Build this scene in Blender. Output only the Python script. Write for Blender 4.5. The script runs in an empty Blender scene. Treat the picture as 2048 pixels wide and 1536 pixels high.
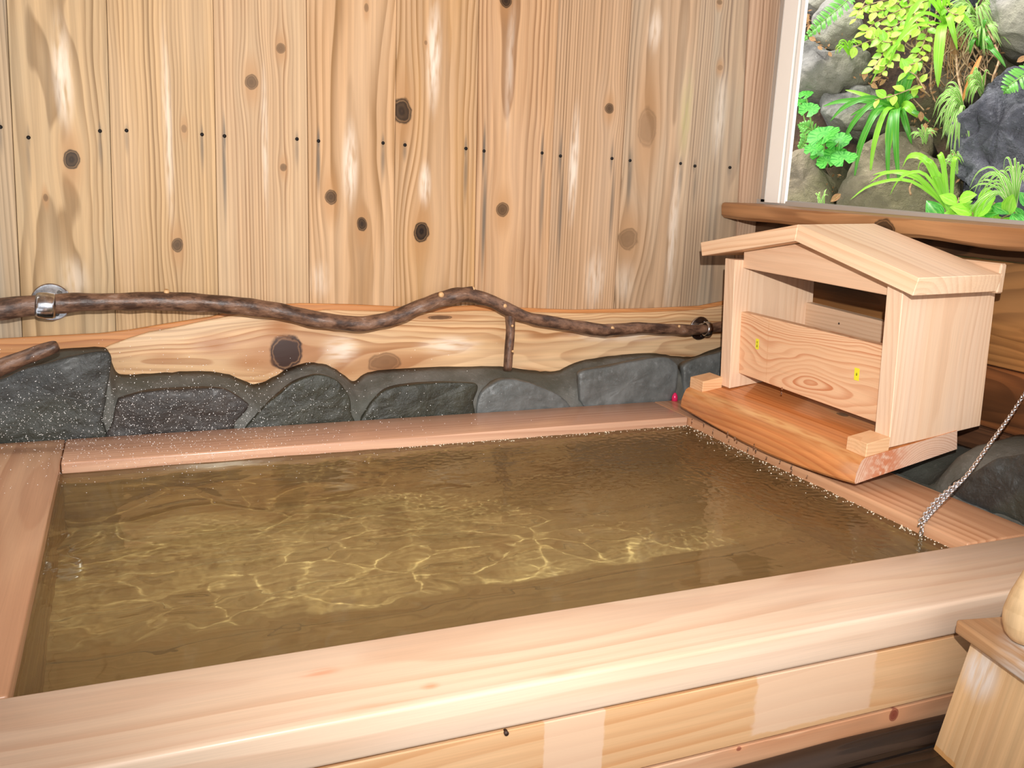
import bpy, bmesh, math, random
import numpy as np
from mathutils import Vector, Matrix, noise
R_ = random.Random(7)
sc = bpy.context.scene
col = sc.collection
U = 0.6                      # metres per layout unit; layout origin = camera, z = 0 at the camera
CZ = 1.34 * U                # camera height above the floor

# ---------------------------------------------------------------- camera, world, lamps, exposure
YAW, PITCH, ROLL, FPX = .4031, -.223, .0424, 1802.64
def cam_axes():
    f = Vector((math.sin(YAW)*math.cos(PITCH), math.cos(YAW)*math.cos(PITCH), math.sin(PITCH)))
    r = Vector((math.cos(YAW), -math.sin(YAW), 0)); u = r.cross(f)
    return r*math.cos(ROLL)+u*math.sin(ROLL), -r*math.sin(ROLL)+u*math.cos(ROLL), f
CR, CU, CF = cam_axes()
cam = bpy.data.cameras.new('camera'); cam_o = bpy.data.objects.new('camera', cam); col.objects.link(cam_o)
cam.sensor_width = 36; cam.lens = 36*FPX/2048; cam.clip_start = .02; cam.clip_end = 200
m = Matrix((CR, CU, -CF)).transposed().to_4x4(); m.translation = Vector((0, 0, CZ)); cam_o.matrix_world = m
sc.camera = cam_o

w = bpy.data.worlds.new('overcast_sky'); sc.world = w; w.use_nodes = True
nt = w.node_tree; nt.nodes.clear()
wo = nt.nodes.new('ShaderNodeOutputWorld'); bg = nt.nodes.new('ShaderNodeBackground')
bg.inputs[0].default_value = (.93, .965, 1.0, 1); bg.inputs[1].default_value = 1.8
nt.links.new(bg.outputs[0], wo.inputs[0])

def lamp(name, kind, loc, energy, color=(1, 1, 1), **k):
    l = bpy.data.lights.new(name, kind); l.energy = energy; l.color = color
    for a, b in k.items(): setattr(l, a, b)
    o = bpy.data.objects.new(name, l); col.objects.link(o); o.location = loc
    return o
fl = lamp('camera_flash', 'SPOT', (0.01, -.02, CZ+.20), 240, (1, .98, .95), shadow_soft_size=.010, spot_size=math.radians(108), spot_blend=1.0)
su = lamp('bank_fill_sun', 'SUN', (1.5, 1, 4), 5.0, (1, .97, .9), angle=math.radians(25)); su.rotation_euler = Vector((.45, -.15, -.88)).to_track_quat('-Z', 'Y').to_euler()  # soft sun added to brighten the bank under the overcast sky
fl.rotation_euler = Vector((math.sin(YAW+.02), math.cos(YAW+.02), .0)).to_track_quat('-Z', 'Y').to_euler()
try: fl.data.cycles.is_caustics_light = True
except Exception: pass

sc.view_settings.view_transform = 'Standard'; sc.view_settings.look = 'None'
sc.view_settings.gamma = 1; sc.view_settings.use_curve_mapping = False; sc.view_settings.exposure = 0.0
cy = sc.cycles
cy.use_denoising = True; cy.max_bounces = 8; cy.transmission_bounces = 6; cy.diffuse_bounces = 3; cy.glossy_bounces = 3
cy.caustics_refractive = True; cy.caustics_reflective = False; cy.sample_clamp_indirect = 4; cy.blur_glossy = .5

# ---------------------------------------------------------------- geometry helpers
def ray(px, py): return CR*((px-1024)/FPX) + CU*(-(py-768)/FPX) + CF
def at(px, py, ax, val):
    """point of the real plane (axis ax = val, in layout units) that is seen at that place; result in metres"""
    r = ray(px, py); p = r*(val/r[ax]); return Vector((p.x*U, p.y*U, p.z*U+CZ))
def W(x, y, z): return Vector((x*U, y*U, z*U+CZ))
def zz(z): return z*U+CZ

def tag(o, label=None, cat=None, group=None, kind=None):
    if label: o['label'] = label
    if cat: o['category'] = cat
    if group: o['group'] = group
    if kind: o['kind'] = kind
    return o
def empty(name, loc, label=None, cat=None, group=None, kind=None):
    o = bpy.data.objects.new(name, None); col.objects.link(o); o.location = loc; o.empty_display_size = .05
    bpy.context.view_layer.update()
    return tag(o, label, cat, group, kind)
def link(name, me, mat, parent=None):
    o = bpy.data.objects.new(name, me); col.objects.link(o)
    if mat is not None and not me.materials: me.materials.append(mat)
    if parent is not None:
        o.parent = parent; o.matrix_parent_inverse = Matrix.Translation(-world_loc(parent))
    return o
def world_loc(o):
    # every Empty and mesh here is unrotated, so locations add up
    v = Vector(o.location)
    if o.parent is not None: v = v + o.matrix_parent_inverse.translation + world_loc(o.parent)
    return v
def set_gc(me, gcs):
    a = me.attributes.new('gc', 'FLOAT_VECTOR', 'POINT'); a.data.foreach_set('vector', [c for g in gcs for c in g])
def mesh(name, verts, faces, mat, parent=None, gcs=None, smooth=False, org=None):
    """verts are world points; the object's origin is put at org (or their centre)"""
    vs = [Vector(v) for v in verts]
    if org is None: org = sum(vs, Vector())/len(vs)
    org = Vector(org)
    me = bpy.data.meshes.new(name); me.from_pydata([v-org for v in vs], [], faces); me.update()
    if gcs is not None: set_gc(me, gcs)
    if smooth: me.polygons.foreach_set('use_smooth', [True]*len(me.polygons))
    o = link(name, me, mat, parent)
    o.location = org
    return o
def prism(name, poly, o, ea, ec, et, th, mat, parent=None, bev=.002, seg=1, gc0=(0, 0, 0), cuts=None):
    """poly: (along, across) points; o/ea/ec/et: frame; th: thickness along et. gc = (across, thick, along)"""
    o = Vector(o); ea, ec, et = Vector(ea).normalized(), Vector(ec).normalized(), Vector(et).normalized()
    bm = bmesh.new(); n = len(poly)
    a = [bm.verts.new((p[0], p[1], 0)) for p in poly]; b = [bm.verts.new((p[0], p[1], th)) for p in poly]
    bm.faces.new(a[::-1]); bm.faces.new(b)
    for i in range(n): bm.faces.new((a[i], a[(i+1) % n], b[(i+1) % n], b[i]))
    bmesh.ops.recalc_face_normals(bm, faces=bm.faces)
    if bev > 0:
        es = [e for e in bm.edges if e.calc_face_angle(0) > .35]
        bmesh.ops.bevel(bm, geom=es, offset=bev, segments=seg, affect='EDGES', profile=.5, clamp_overlap=True)
    gcs, vs = [], []
    c0 = Vector((sum(p[0] for p in poly)/n, sum(p[1] for p in poly)/n, th/2))
    org = o+ea*c0.x+ec*c0.y+et*c0.z
    flip = ea.cross(ec).dot(et) < 0
    for v in bm.verts:
        gcs.append((v.co.y+gc0[0], v.co.z+gc0[1], v.co.x+gc0[2])); wv = o+ea*v.co.x+ec*v.co.y+et*v.co.z
        v.co = wv-org
    if flip: bmesh.ops.reverse_faces(bm, faces=bm.faces)
    me = bpy.data.meshes.new(name); bm.to_mesh(me); bm.free(); set_gc(me, gcs)
    if seg > 1: me.polygons.foreach_set('use_smooth', [True]*len(me.polygons)); me.set_sharp_from_angle(angle=.9) if hasattr(me, 'set_sharp_from_angle') else None
    ob = link(name, me, mat, parent); ob.location = org
    return ob
def board(name, p0, p1, along, mat, parent=None, bev=.003, seg=1, seed=0.0):
    """axis-aligned board between two corners; along in 'xyz'"""
    lo = Vector([min(a, b) for a, b in zip(p0, p1)]); hi = Vector([max(a, b) for a, b in zip(p0, p1)]); d = hi-lo
    ax = {'x': (1, 0, 0), 'y': (0, 1, 0), 'z': (0, 0, 1)}
    o3 = {'x': ('x', 'y', 'z'), 'y': ('y', 'x', 'z'), 'z': ('z', 'x', 'y')}[along]
    D = dict(x=d.x, y=d.y, z=d.z)
    A, C, T = D[o3[0]], D[o3[1]], D[o3[2]]
    return prism(name, [(0, 0), (A, 0), (A, C), (0, C)], lo, ax[o3[0]], ax[o3[1]], ax[o3[2]], T, mat, parent, bev, seg, (seed*.37, seed*.11, seed))
def tube(name, pts, rad, mat, parent=None, n=12, jit=0.0, caps=True, seed=0, smooth=True):
    pts = [Vector(p) for p in pts]; vs, fs, gcs = [], [], []
    L = 0; up = Vector((.13, .21, .97)); prev = None
    for i, p in enumerate(pts):
        t = (pts[min(i+1, len(pts)-1)]-pts[max(i-1, 0)]).normalized()
        if prev is None: a = t.cross(up if abs(t.dot(up)) < .9 else Vector((1, 0, 0))).normalized()
        else: a = (prev-t*prev.dot(t)).normalized()
        prev = a; b = t.cross(a)
        if i: L += (p-pts[i-1]).length
        r = rad[i] if hasattr(rad, '__len__') else rad
        for k in range(n):
            th = 2*math.pi*k/n; q = a*math.cos(th)+b*math.sin(th)
            rr = r*(1+jit*noise.noise(p*22+q*.8+Vector((seed, 0, 0)))) if jit else r
            vs.append(p+q*rr); gcs.append((math.cos(th)*r, math.sin(th)*r, L))
    for i in range(len(pts)-1):
        for k in range(n): fs.append((i*n+k, i*n+(k+1) % n, (i+1)*n+(k+1) % n, (i+1)*n+k))
    if caps: fs.append(tuple(range(n))[::-1]); fs.append(tuple((len(pts)-1)*n+k for k in range(n)))
    return mesh(name, vs, fs, mat, parent, gcs, smooth, org=pts[0])
def spline(P, k=6):
    """Catmull-Rom through rows (any dimension)"""
    P = [list(p) for p in P]; Q = [P[0]]+P+[P[-1]]; out = []
    for i in range(1, len(Q)-2):
        for j in range(k):
            t = j/k; a, b, c, d = Q[i-1], Q[i], Q[i+1], Q[i+2]
            out.append([.5*(2*b[n]+(c[n]-a[n])*t+(2*a[n]-5*b[n]+4*c[n]-d[n])*t*t+(3*b[n]-a[n]-3*c[n]+d[n])*t**3) for n in range(len(b))])
    out.append(P[-1]); return out

# ---------------------------------------------------------------- materials
def C(h, a=1):
    f = lambda c: c/12.92 if c <= .04045 else ((c+.055)/1.055)**2.4
    return tuple(f(int(h[i:i+2], 16)/255) for i in (0, 2, 4))+(a,)
class N:
    def __init__(s, tree): s.t = tree
    def n(s, typ, **kw):
        nd = s.t.nodes.new(typ)
        for k, v in kw.items(): setattr(nd, k, v)
        return nd
    def put(s, nd, i, v):
        if v is None: return
        if hasattr(v, 'is_linked') or hasattr(v, 'links'): s.t.links.new(v, nd.inputs[i])
        else: nd.inputs[i].default_value = v
    def m(s, op, a, b=None, c=None, clamp=False):
        nd = s.n('ShaderNodeMath', operation=op, use_clamp=clamp)
        for i, v in enumerate((a, b, c)): s.put(nd, i, v)
        return nd.outputs[0]
    def v(s, op, a, b=None, sc=None):
        nd = s.n('ShaderNodeVectorMath', operation=op); s.put(nd, 0, a); s.put(nd, 1, b)
        if sc is not None: s.put(nd, 3, sc)
        return nd.outputs[1] if op in ('LENGTH', 'DOT_PRODUCT', 'DISTANCE') else nd.outputs[0]
    def sep(s, a): nd = s.n('ShaderNodeSeparateXYZ'); s.put(nd, 0, a); return nd.outputs
    def com(s, x, y, z):
        nd = s.n('ShaderNodeCombineXYZ')
        for i, q in enumerate((x, y, z)): s.put(nd, i, q)
        return nd.outputs[0]
    def noise(s, vec, scale=1, detail=2, rough=.5, dist=0.0):
        nd = s.n('ShaderNodeTexNoise'); s.put(nd, 'Vector', vec); s.put(nd, 'Scale', scale); nd.inputs['Detail'].default_value = detail
        nd.inputs['Roughness'].default_value = rough; nd.inputs['Distortion'].default_value = dist
        return nd.outputs[0]
    def ss(s, x, a, b, lo=0.0, hi=1.0):
        nd = s.n('ShaderNodeMapRange', interpolation_type='SMOOTHSTEP'); s.put(nd, 0, x)
        for i, q in enumerate((a, b, lo, hi)): s.put(nd, i+1, q)
        return nd.outputs[0]
    def mix(s, f, a, b, bt='MIX'):
        nd = s.n('ShaderNodeMix', data_type='RGBA', blend_type=bt); s.put(nd, 0, f); s.put(nd, 6, a); s.put(nd, 7, b); return nd.outputs[2]

def group(name, ins, outs):
    g = bpy.data.node_groups.new(name, 'ShaderNodeTree')
    for nm, ty, dv in ins:
        sk = g.interface.new_socket(nm, in_out='INPUT', socket_type=ty)
        if dv is not None: sk.default_value = dv
    for nm, ty in outs: g.interface.new_socket(nm, in_out='OUTPUT', socket_type=ty)
    return g, g.nodes.new('NodeGroupInput'), g.nodes.new('NodeGroupOutput')
F_, V_, C_ = 'NodeSocketFloat', 'NodeSocketVector', 'NodeSocketColor'
# ellipse-shaped mask, kept as the maximum with what came before
gB, gi, go = group('blob', [('Vector', V_, None), ('Acc', F_, 0), ('Centre', V_, None), ('Inv', V_, None), ('Soft', F_, .5), ('Strength', F_, 1.)], [('Acc', F_)])
h = N(gB); d = h.v('MULTIPLY', h.v('SUBTRACT', gi.outputs['Vector'], gi.outputs['Centre']), gi.outputs['Inv']); ln = h.v('LENGTH', d)
mk = h.m('MULTIPLY', h.ss(ln, h.m('SUBTRACT', 1.0, gi.outputs['Soft']), 1.0, 1.0, 0.0), gi.outputs['Strength'])
gB.links.new(h.m('MAXIMUM', mk, gi.outputs['Acc']), go.inputs[0])
gX, gi, go = group('patch', [('Vector', V_, None), ('Acc', F_, 0), ('Centre', V_, None), ('Inv', V_, None), ('Soft', F_, .5), ('Strength', F_, 1.)], [('Acc', F_)])
h = N(gX); d = h.v('ABSOLUTE', h.v('MULTIPLY', h.v('SUBTRACT', gi.outputs['Vector'], gi.outputs['Centre']), gi.outputs['Inv'])); q_ = h.sep(d)
wv = h.m('MULTIPLY', h.m('SUBTRACT', h.noise(gi.outputs['Vector'], 45, 2), .5), .22)
mk = h.m('MULTIPLY', h.ss(h.m('ADD', h.m('MAXIMUM', q_[0], q_[2]), wv), .93, 1.0, 1.0, 0.0), gi.outputs['Strength'])
gX.links.new(h.m('MAXIMUM', mk, gi.outputs['Acc']), go.inputs[0])
# knot: bends the grain around itself, gives core and ring masks
gK, gi, go = group('knot', [('Vector', V_, None), ('Core', F_, 0), ('Halo', F_, 0), ('Centre', V_, None), ('Inv', V_, None), ('Tone', F_, 1.)], [('Vector', V_), ('Core', F_), ('Halo', F_)])
h = N(gK); dv = h.v('SUBTRACT', gi.outputs['Vector'], gi.outputs['Centre']); d = h.v('MULTIPLY', dv, gi.outputs['Inv'])
nz = h.noise(gi.outputs['Vector'], 60, 2); ln = h.m('ADD', h.v('LENGTH', d), h.m('ADD', h.m('MULTIPLY', h.m('SUBTRACT', nz, .5), .35), h.m('MULTIPLY', h.m('SUBTRACT', h.noise(gi.outputs['Vector'], 28, 1), .5), .55)))
dz = h.v('MULTIPLY', d, (1, 1, .42)); l2 = h.v('LENGTH', dz)
g = h.m('EXPONENT', h.m('MULTIPLY', h.m('MULTIPLY', l2, l2), -.22))
sh = h.m('MULTIPLY', h.sep(dv)[0], h.m('MULTIPLY', g, -.85))
gK.links.new(h.v('ADD', gi.outputs['Vector'], h.com(sh, 0.0, 0.0)), go.inputs[0])
ring = h.ss(h.m('ABSOLUTE', h.m('SUBTRACT', ln, 1.0)), 0.0, .22, 1.0, 0.0)
core = h.m('MULTIPLY', h.ss(ln, .75, 1.08, 1.0, 0.0), gi.outputs['Tone'])
core = h.m('MULTIPLY', core, h.m('ADD', .95, h.m('MULTIPLY', h.m('SINE', h.m('MULTIPLY', ln, 9.0)), .04)))
core = h.m('MAXIMUM', core, h.m('MULTIPLY', ring, h.m('MULTIPLY', gi.outputs['Tone'], .9)))
gK.links.new(h.m('MAXIMUM', core, gi.outputs['Core']), go.inputs[1])
gK.links.new(h.m('MAXIMUM', h.ss(l2, .5, 2.3, .9, 0.0), gi.outputs['Halo']), go.inputs[2])
# wood: growth rings around a pith line, streaks, fibres
gW, gi, go = group('wood', [('Vector', V_, None), ('Pith', V_, None), ('Freq', F_, 120.), ('Warp', F_, .02), ('Light', C_, None), ('Dark', C_, None), ('Blotch', C_, None),
                            ('Line', F_, .6), ('BlotchAmt', F_, .4), ('Seed', F_, 0.), ('WScale', F_, 1.1), ('Streak', F_, 1.)], [('Color', C_), ('Height', F_)])
h = N(gW); o = gi.outputs; x, y, z = h.sep(o['Vector'])[:3]
wv = h.com(h.m('MULTIPLY', x, 5.0), h.m('MULTIPLY', y, 5.0), h.m('ADD', h.m('MULTIPLY', z, o['WScale']), o['Seed']))
w1 = h.m('MULTIPLY', h.m('SUBTRACT', h.noise(wv, 1.0, 1), .5), o['Warp'])
wv2 = h.com(h.m('MULTIPLY', x, 22.0), h.m('MULTIPLY', y, 22.0), h.m('ADD', h.m('MULTIPLY', z, 5.0), o['Seed']))
w2 = h.m('MULTIPLY', h.m('SUBTRACT', h.noise(wv2, 1.0, 1), .5), h.m('MULTIPLY', o['Warp'], .12))
px_, py_ = h.sep(o['Pith'])[:2]
dx = h.m('SUBTRACT', h.m('ADD', x, w2), px_); dy = h.m('SUBTRACT', h.m('ADD', y, w1), py_)
r = h.m('SQRT', h.m('ADD', h.m('MULTIPLY', dx, dx), h.m('MULTIPLY', dy, dy)))
r = h.m('ADD', r, w2); ph = h.m('MULTIPLY', r, o['Freq'])
ph = h.m('ADD', ph, h.m('MULTIPLY', h.m('SINE', h.m('MULTIPLY', ph, .37)), .55))
fr = h.m('FRACT', ph); fl_ = h.m('FLOOR', ph)
wn = h.n('ShaderNodeTexWhiteNoise', noise_dimensions='1D'); h.put(wn, 'W', h.m('ADD', fl_, o['Seed']))
ln = h.m('MULTIPLY', h.ss(fr, .25, .9), h.ss(fr, .9, 1.0, 1.0, 0.0))
ln = h.m('MULTIPLY', ln, h.m('ADD', .35, h.m('MULTIPLY', wn.outputs[0], .65)))
c = h.mix(h.m('MULTIPLY', ln, o['Line']), o['Light'], o['Dark'])
bv = h.com(h.m('MULTIPLY', x, 11.0), h.m('MULTIPLY', y, 11.0), h.m('ADD', h.m('MULTIPLY', z, 1.7), h.m('MULTIPLY', o['Seed'], 1.7)))
c = h.mix(h.m('MULTIPLY', h.ss(h.noise(bv, 1.0, 2), .42, .68), o['BlotchAmt']), c, o['Blotch'])
sv = h.com(h.m('MULTIPLY', x, 75.0), h.m('MULTIPLY', y, 75.0), h.m('ADD', h.m('MULTIPLY', z, 1.3), o['Seed']))
c = h.mix(o['Streak'], c, h.com(*[h.ss(h.noise(sv, 1.0, 2), .3, .7, .82, 1.06)]*3), 'MULTIPLY')
fv = h.com(h.m('MULTIPLY', x, 420.0), h.m('MULTIPLY', y, 420.0), h.m('MULTIPLY', z, 9.0))
fn = h.noise(fv, 1.0, 2)
c = h.mix(1.0, c, h.com(*[h.m('ADD', .9, h.m('MULTIPLY', fn, .2))]*3), 'MULTIPLY')
gW.links.new(c, go.inputs[0]); gW.links.new(h.m('ADD', h.m('MULTIPLY', ln, -1.0), h.m('MULTIPLY', fn, .4)), go.inputs[1])

def mat_base(name):
    ma = bpy.data.materials.new(name); ma.use_nodes = True; t = ma.node_tree; t.nodes.clear()
    out = t.nodes.new('ShaderNodeOutputMaterial'); p = t.nodes.new('ShaderNodeBsdfPrincipled'); t.links.new(p.outputs[0], out.inputs[0])
    return ma, t, N(t), p, out
def gnode(h, g, **kw):
    nd = h.n('ShaderNodeGroup'); nd.node_tree = g
    for k, v in kw.items(): h.put(nd, k, v)
    return nd
def wood(name, light, dark, blotch=None, pith=(.0, .05), freq=120., warp=.03, line=.6, blot=.4, seed=0., rough=.45, knots=(), stains=(), pales=(), tints=(), tint_col=None,
         core_col='160c07', halo_col='a97c50', stain_col='4c4c48', pale_col='efe2d2', bump=.25, spec=.4, coat=0.0, wscale=1.1, streak=.9, tsoft=.35):
    """knots/stains/pales: (across, along, r_across, r_along, strength) in the board's own grain coordinates"""
    ma, t, h, p, out = mat_base(name)
    a = h.n('ShaderNodeAttribute', attribute_name='gc'); vec = a.outputs['Vector']; vec0 = vec
    core, halo = 0.0, 0.0
    for (kx, kz, rx, rz, tn) in knots:
        nd = gnode(h, gK, Vector=vec, Core=core, Halo=halo, Centre=(kx, 0, kz), Inv=(1/rx, 0, 1/rz), Tone=tn)
        vec, core, halo = nd.outputs
    nd = gnode(h, gW, Vector=vec, Pith=(pith[0], pith[1], 0), Freq=freq, Warp=warp, Light=C(light), Dark=C(dark), Blotch=C(blotch or light), Line=line, BlotchAmt=blot, Seed=seed, WScale=wscale, Streak=streak)
    c = nd.outputs[0]
    def blobs(lst, soft, cc, wb=True):
        nonlocal c
        if not lst: return
        acc = 0.0
        for (kx, kz, rx, rz, tn) in lst:
            acc = gnode(h, gB if soft > .4 else gX, Vector=vec0, Acc=acc, Centre=(kx, 0, kz), Inv=(1/rx, 0, 1/rz), Soft=soft, Strength=tn).outputs[0]
        wob = h.ss(h.noise(h.v('MULTIPLY', vec0, (1, 1, .15)), 90, 2), .25, .6)
        c = h.mix(h.m('MULTIPLY', acc, wob if wb and soft > .5 else 1.0), c, C(cc))
    blobs(pales, .9, pale_col); blobs(tints, tsoft, tint_col or pale_col)
    if knots:
        c = h.mix(h.m('MULTIPLY', halo, .6), c, C(halo_col)); c = h.mix(core, c, C(core_col))
    blobs(stains, .95, stain_col, False)
    h.put(p, 'Base Color', c); p.inputs['Roughness'].default_value = rough; p.inputs['Specular IOR Level'].default_value = spec; p.inputs['Coat Weight'].default_value = coat; p.inputs['Coat Roughness'].default_value = .1
    if bump:
        b = h.n('ShaderNodeBump'); b.inputs['Strength'].default_value = bump; b.inputs['Distance'].default_value = .0006
        h.put(b, 'Height', nd.outputs[1]); h.put(p, 'Normal', b.outputs[0])
    return ma
def plain(name, c1, c2=None, scale=20, rough=.6, metal=0, bump=0, spec=.5, detail=4, coat=0, lo=.35, hi=.65):
    ma, t, h, p, out = mat_base(name)
    tc = h.n('ShaderNodeTexCoord').outputs['Object']
    if c2:
        nz = h.noise(tc, scale, detail, .6); h.put(p, 'Base Color', h.mix(h.ss(nz, lo, hi), C(c1), C(c2)))
        if bump:
            b = h.n('ShaderNodeBump'); b.inputs['Strength'].default_value = bump; b.inputs['Distance'].default_value = .01
            h.put(b, 'Height', nz); h.put(p, 'Normal', b.outputs[0])
    else: p.inputs['Base Color'].default_value = C(c1)
    p.inputs['Roughness'].default_value = rough; p.inputs['Metallic'].default_value = metal; p.inputs['Specular IOR Level'].default_value = spec
    p.inputs['Coat Weight'].default_value = coat
    return ma
def stone_mat(name, c1, c2, c3, rough=.45, scale=14, bump=.6, moss=None, coat=0.0, bd=.008):
    ma, t, h, p, out = mat_base(name); tc = h.n('ShaderNodeTexCoord').outputs['Object']
    a = h.noise(tc, scale, 6, .65); b_ = h.noise(tc, scale*7, 4, .7); c_ = h.noise(tc, scale*.3, 2)
    c = h.mix(h.ss(a, .3, .7), C(c1), C(c2)); c = h.mix(h.m('MULTIPLY', h.ss(b_, .55, .75), .6), c, C(c3))
    if moss: c = h.mix(h.m('MULTIPLY', h.ss(c_, .48, .62), .7), c, C(moss))
    h.put(p, 'Base Color', c); p.inputs['Roughness'].default_value = rough; p.inputs['Coat Weight'].default_value = coat; p.inputs['Coat Roughness'].default_value = .25
    b = h.n('ShaderNodeBump'); b.inputs['Strength'].default_value = bump; b.inputs['Distance'].default_value = bd
    h.put(b, 'Height', h.m('ADD', a, h.m('MULTIPLY', b_, .5))); h.put(p, 'Normal', b.outputs[0])
    return ma
def leaf_mat(name, c1, c2, stripe=None, rough=.4):
    ma, t, h, p, out = mat_base(name)
    a = h.n('ShaderNodeAttribute', attribute_name='gc'); x, y, z = h.sep(a.outputs['Vector'])[:3]
    nz = h.noise(h.com(h.m('MULTIPLY', x, 3.0), y, h.m('MULTIPLY', z, 1.0)), 3, 2)
    c = h.mix(h.ss(nz, .35, .65), C(c1), C(c2))
    if stripe: c = h.mix(h.ss(h.m('ABSOLUTE', x), .5, .8), c, C(stripe))
    else: c = h.mix(h.m('MULTIPLY', h.ss(h.m('ABSOLUTE', x), .0, .12, 1.0, 0.0), .35), c, C('d8f08a'))
    h.put(p, 'Base Color', c); p.inputs['Roughness'].default_value = rough
    tr = h.n('ShaderNodeBsdfTranslucent'); h.put(tr, 0, c); mx = h.n('ShaderNodeMixShader'); mx.inputs[0].default_value = .35
    t.links.new(p.outputs[0], mx.inputs[1]); t.links.new(tr.outputs[0], mx.inputs[2]); t.links.new(mx.outputs[0], out.inputs[0])
    return ma

YW = 3.8; XW = 2.92
# ---------------------------------------------------------------- back wall: vertical cedar planks
wall = empty('wall_back', W(1.2, YW, 0), kind='structure')
tops = [-190, 12, 213, 426, 613, 794, 959, 1118, 1264, 1402, 1499]; bots = [-140, 41, 230, 437, 619, 787, 949, 1094, 1229, 1360, 1466]
def wx(px, py): p = at(px, py, 1, YW); return p
KN = [(143,318,15,18,.95),(92,395,5,7,.5),(368,257,5,7,.4),(355,490,10,13,.8),(503,164,12,14,.7),(562,97,8,9,.6),(567,335,6,7,.6),(662,394,11,14,.85),(724,449,9,13,.95),
      (804,222,17,24,.95),(843,464,14,18,1.0),(1005,420,11,13,.8),(1012,2,11,12,.95),(1219,217,8,9,.8),(1295,256,17,36,.3),(1258,478,17,20,.45),(733,15,4,8,.5),(1440,4,5,5,.5),(1441,135,5,5,.3),(850,85,3,4,.4)]
NL = [(1,254,30,70,.5),(57,275,40,120,.45),(200,262,15,90,.5),(253,261,22,60,.45),(404,269,40,90,.6),(449,272,62,200,.75),(594,278,25,70,.45),(637,282,35,130,.8),(766,286,20,90,.6),(810,290,14,40,.5),
      (932,297,30,130,.6),(968,302,25,300,.85),(1084,306,40,230,.65),(1121,312,30,260,.7),(1224,317,12,210,.6),(1260,321,45,110,.6),(1361,327,12,70,.4),(1390,332,8,90,.4),(1460,335,8,20,.3)]
PALE = [(125,150,28,150,.9),(150,560,40,60,.5),(335,250,14,260,.6),(700,330,22,110,.9),(868,110,20,150,.95),(850,370,16,60,.95),(1020,130,12,200,.4),(1148,330,14,150,.85),(1250,560,25,60,.4),(1310,60,20,60,.6),(1345,470,14,200,.6),(530,280,10,200,.5),(1440,230,18,120,.5),(640,560,30,50,.4),(1190,560,30,80,.5)]
LOOK = [('c6a884','98805f','a9a294'),('cba87c','98744a','bca685'),('cca678','a07a50','cfae86'),('cea880','a67e58','d2b48e'),('cfa478','a27648','d6b28c'),('cda47a','9e7448','c9985f'),
        ('cfa378','a0724a','d2ac88'),('c9a27c','9a7654','ccac8c'),('c5a27f','957656','c6ae92'),('bb9f80','8f7660','aba08c'),('cba688','a67e60','c8a88c')]
def tone(hx, k=.945, ds=.06):
    r = [int(hx[i:i+2], 16) for i in (0, 2, 4)]; g_ = .3*r[0]+.59*r[1]+.11*r[2]; return ''.join('%02x' % int(max(0, min(255, (c*(1-ds)+g_*ds)*k))) for c in r)
LOOK = [(tone(a_), tone(b_, .88, .03), tone(c_)) for a_, b_, c_ in LOOK]
X_OF = lambda px, py: wx(px, py).x
board('gap_blocker', (at(-260, 0, 1, YW).x-.3, YW*U+.021, zz(-1.3)), (XW*U+.04, YW*U+.035, zz(1.55)), 'z', plain('dark_gap_blocker', '3a2a1e', rough=.8), wall)  # unseen dark sheet added to stop sky light leaking between planks
nail_mat = plain('rusty_steel', '171210', rough=.6, metal=.4)
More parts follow.
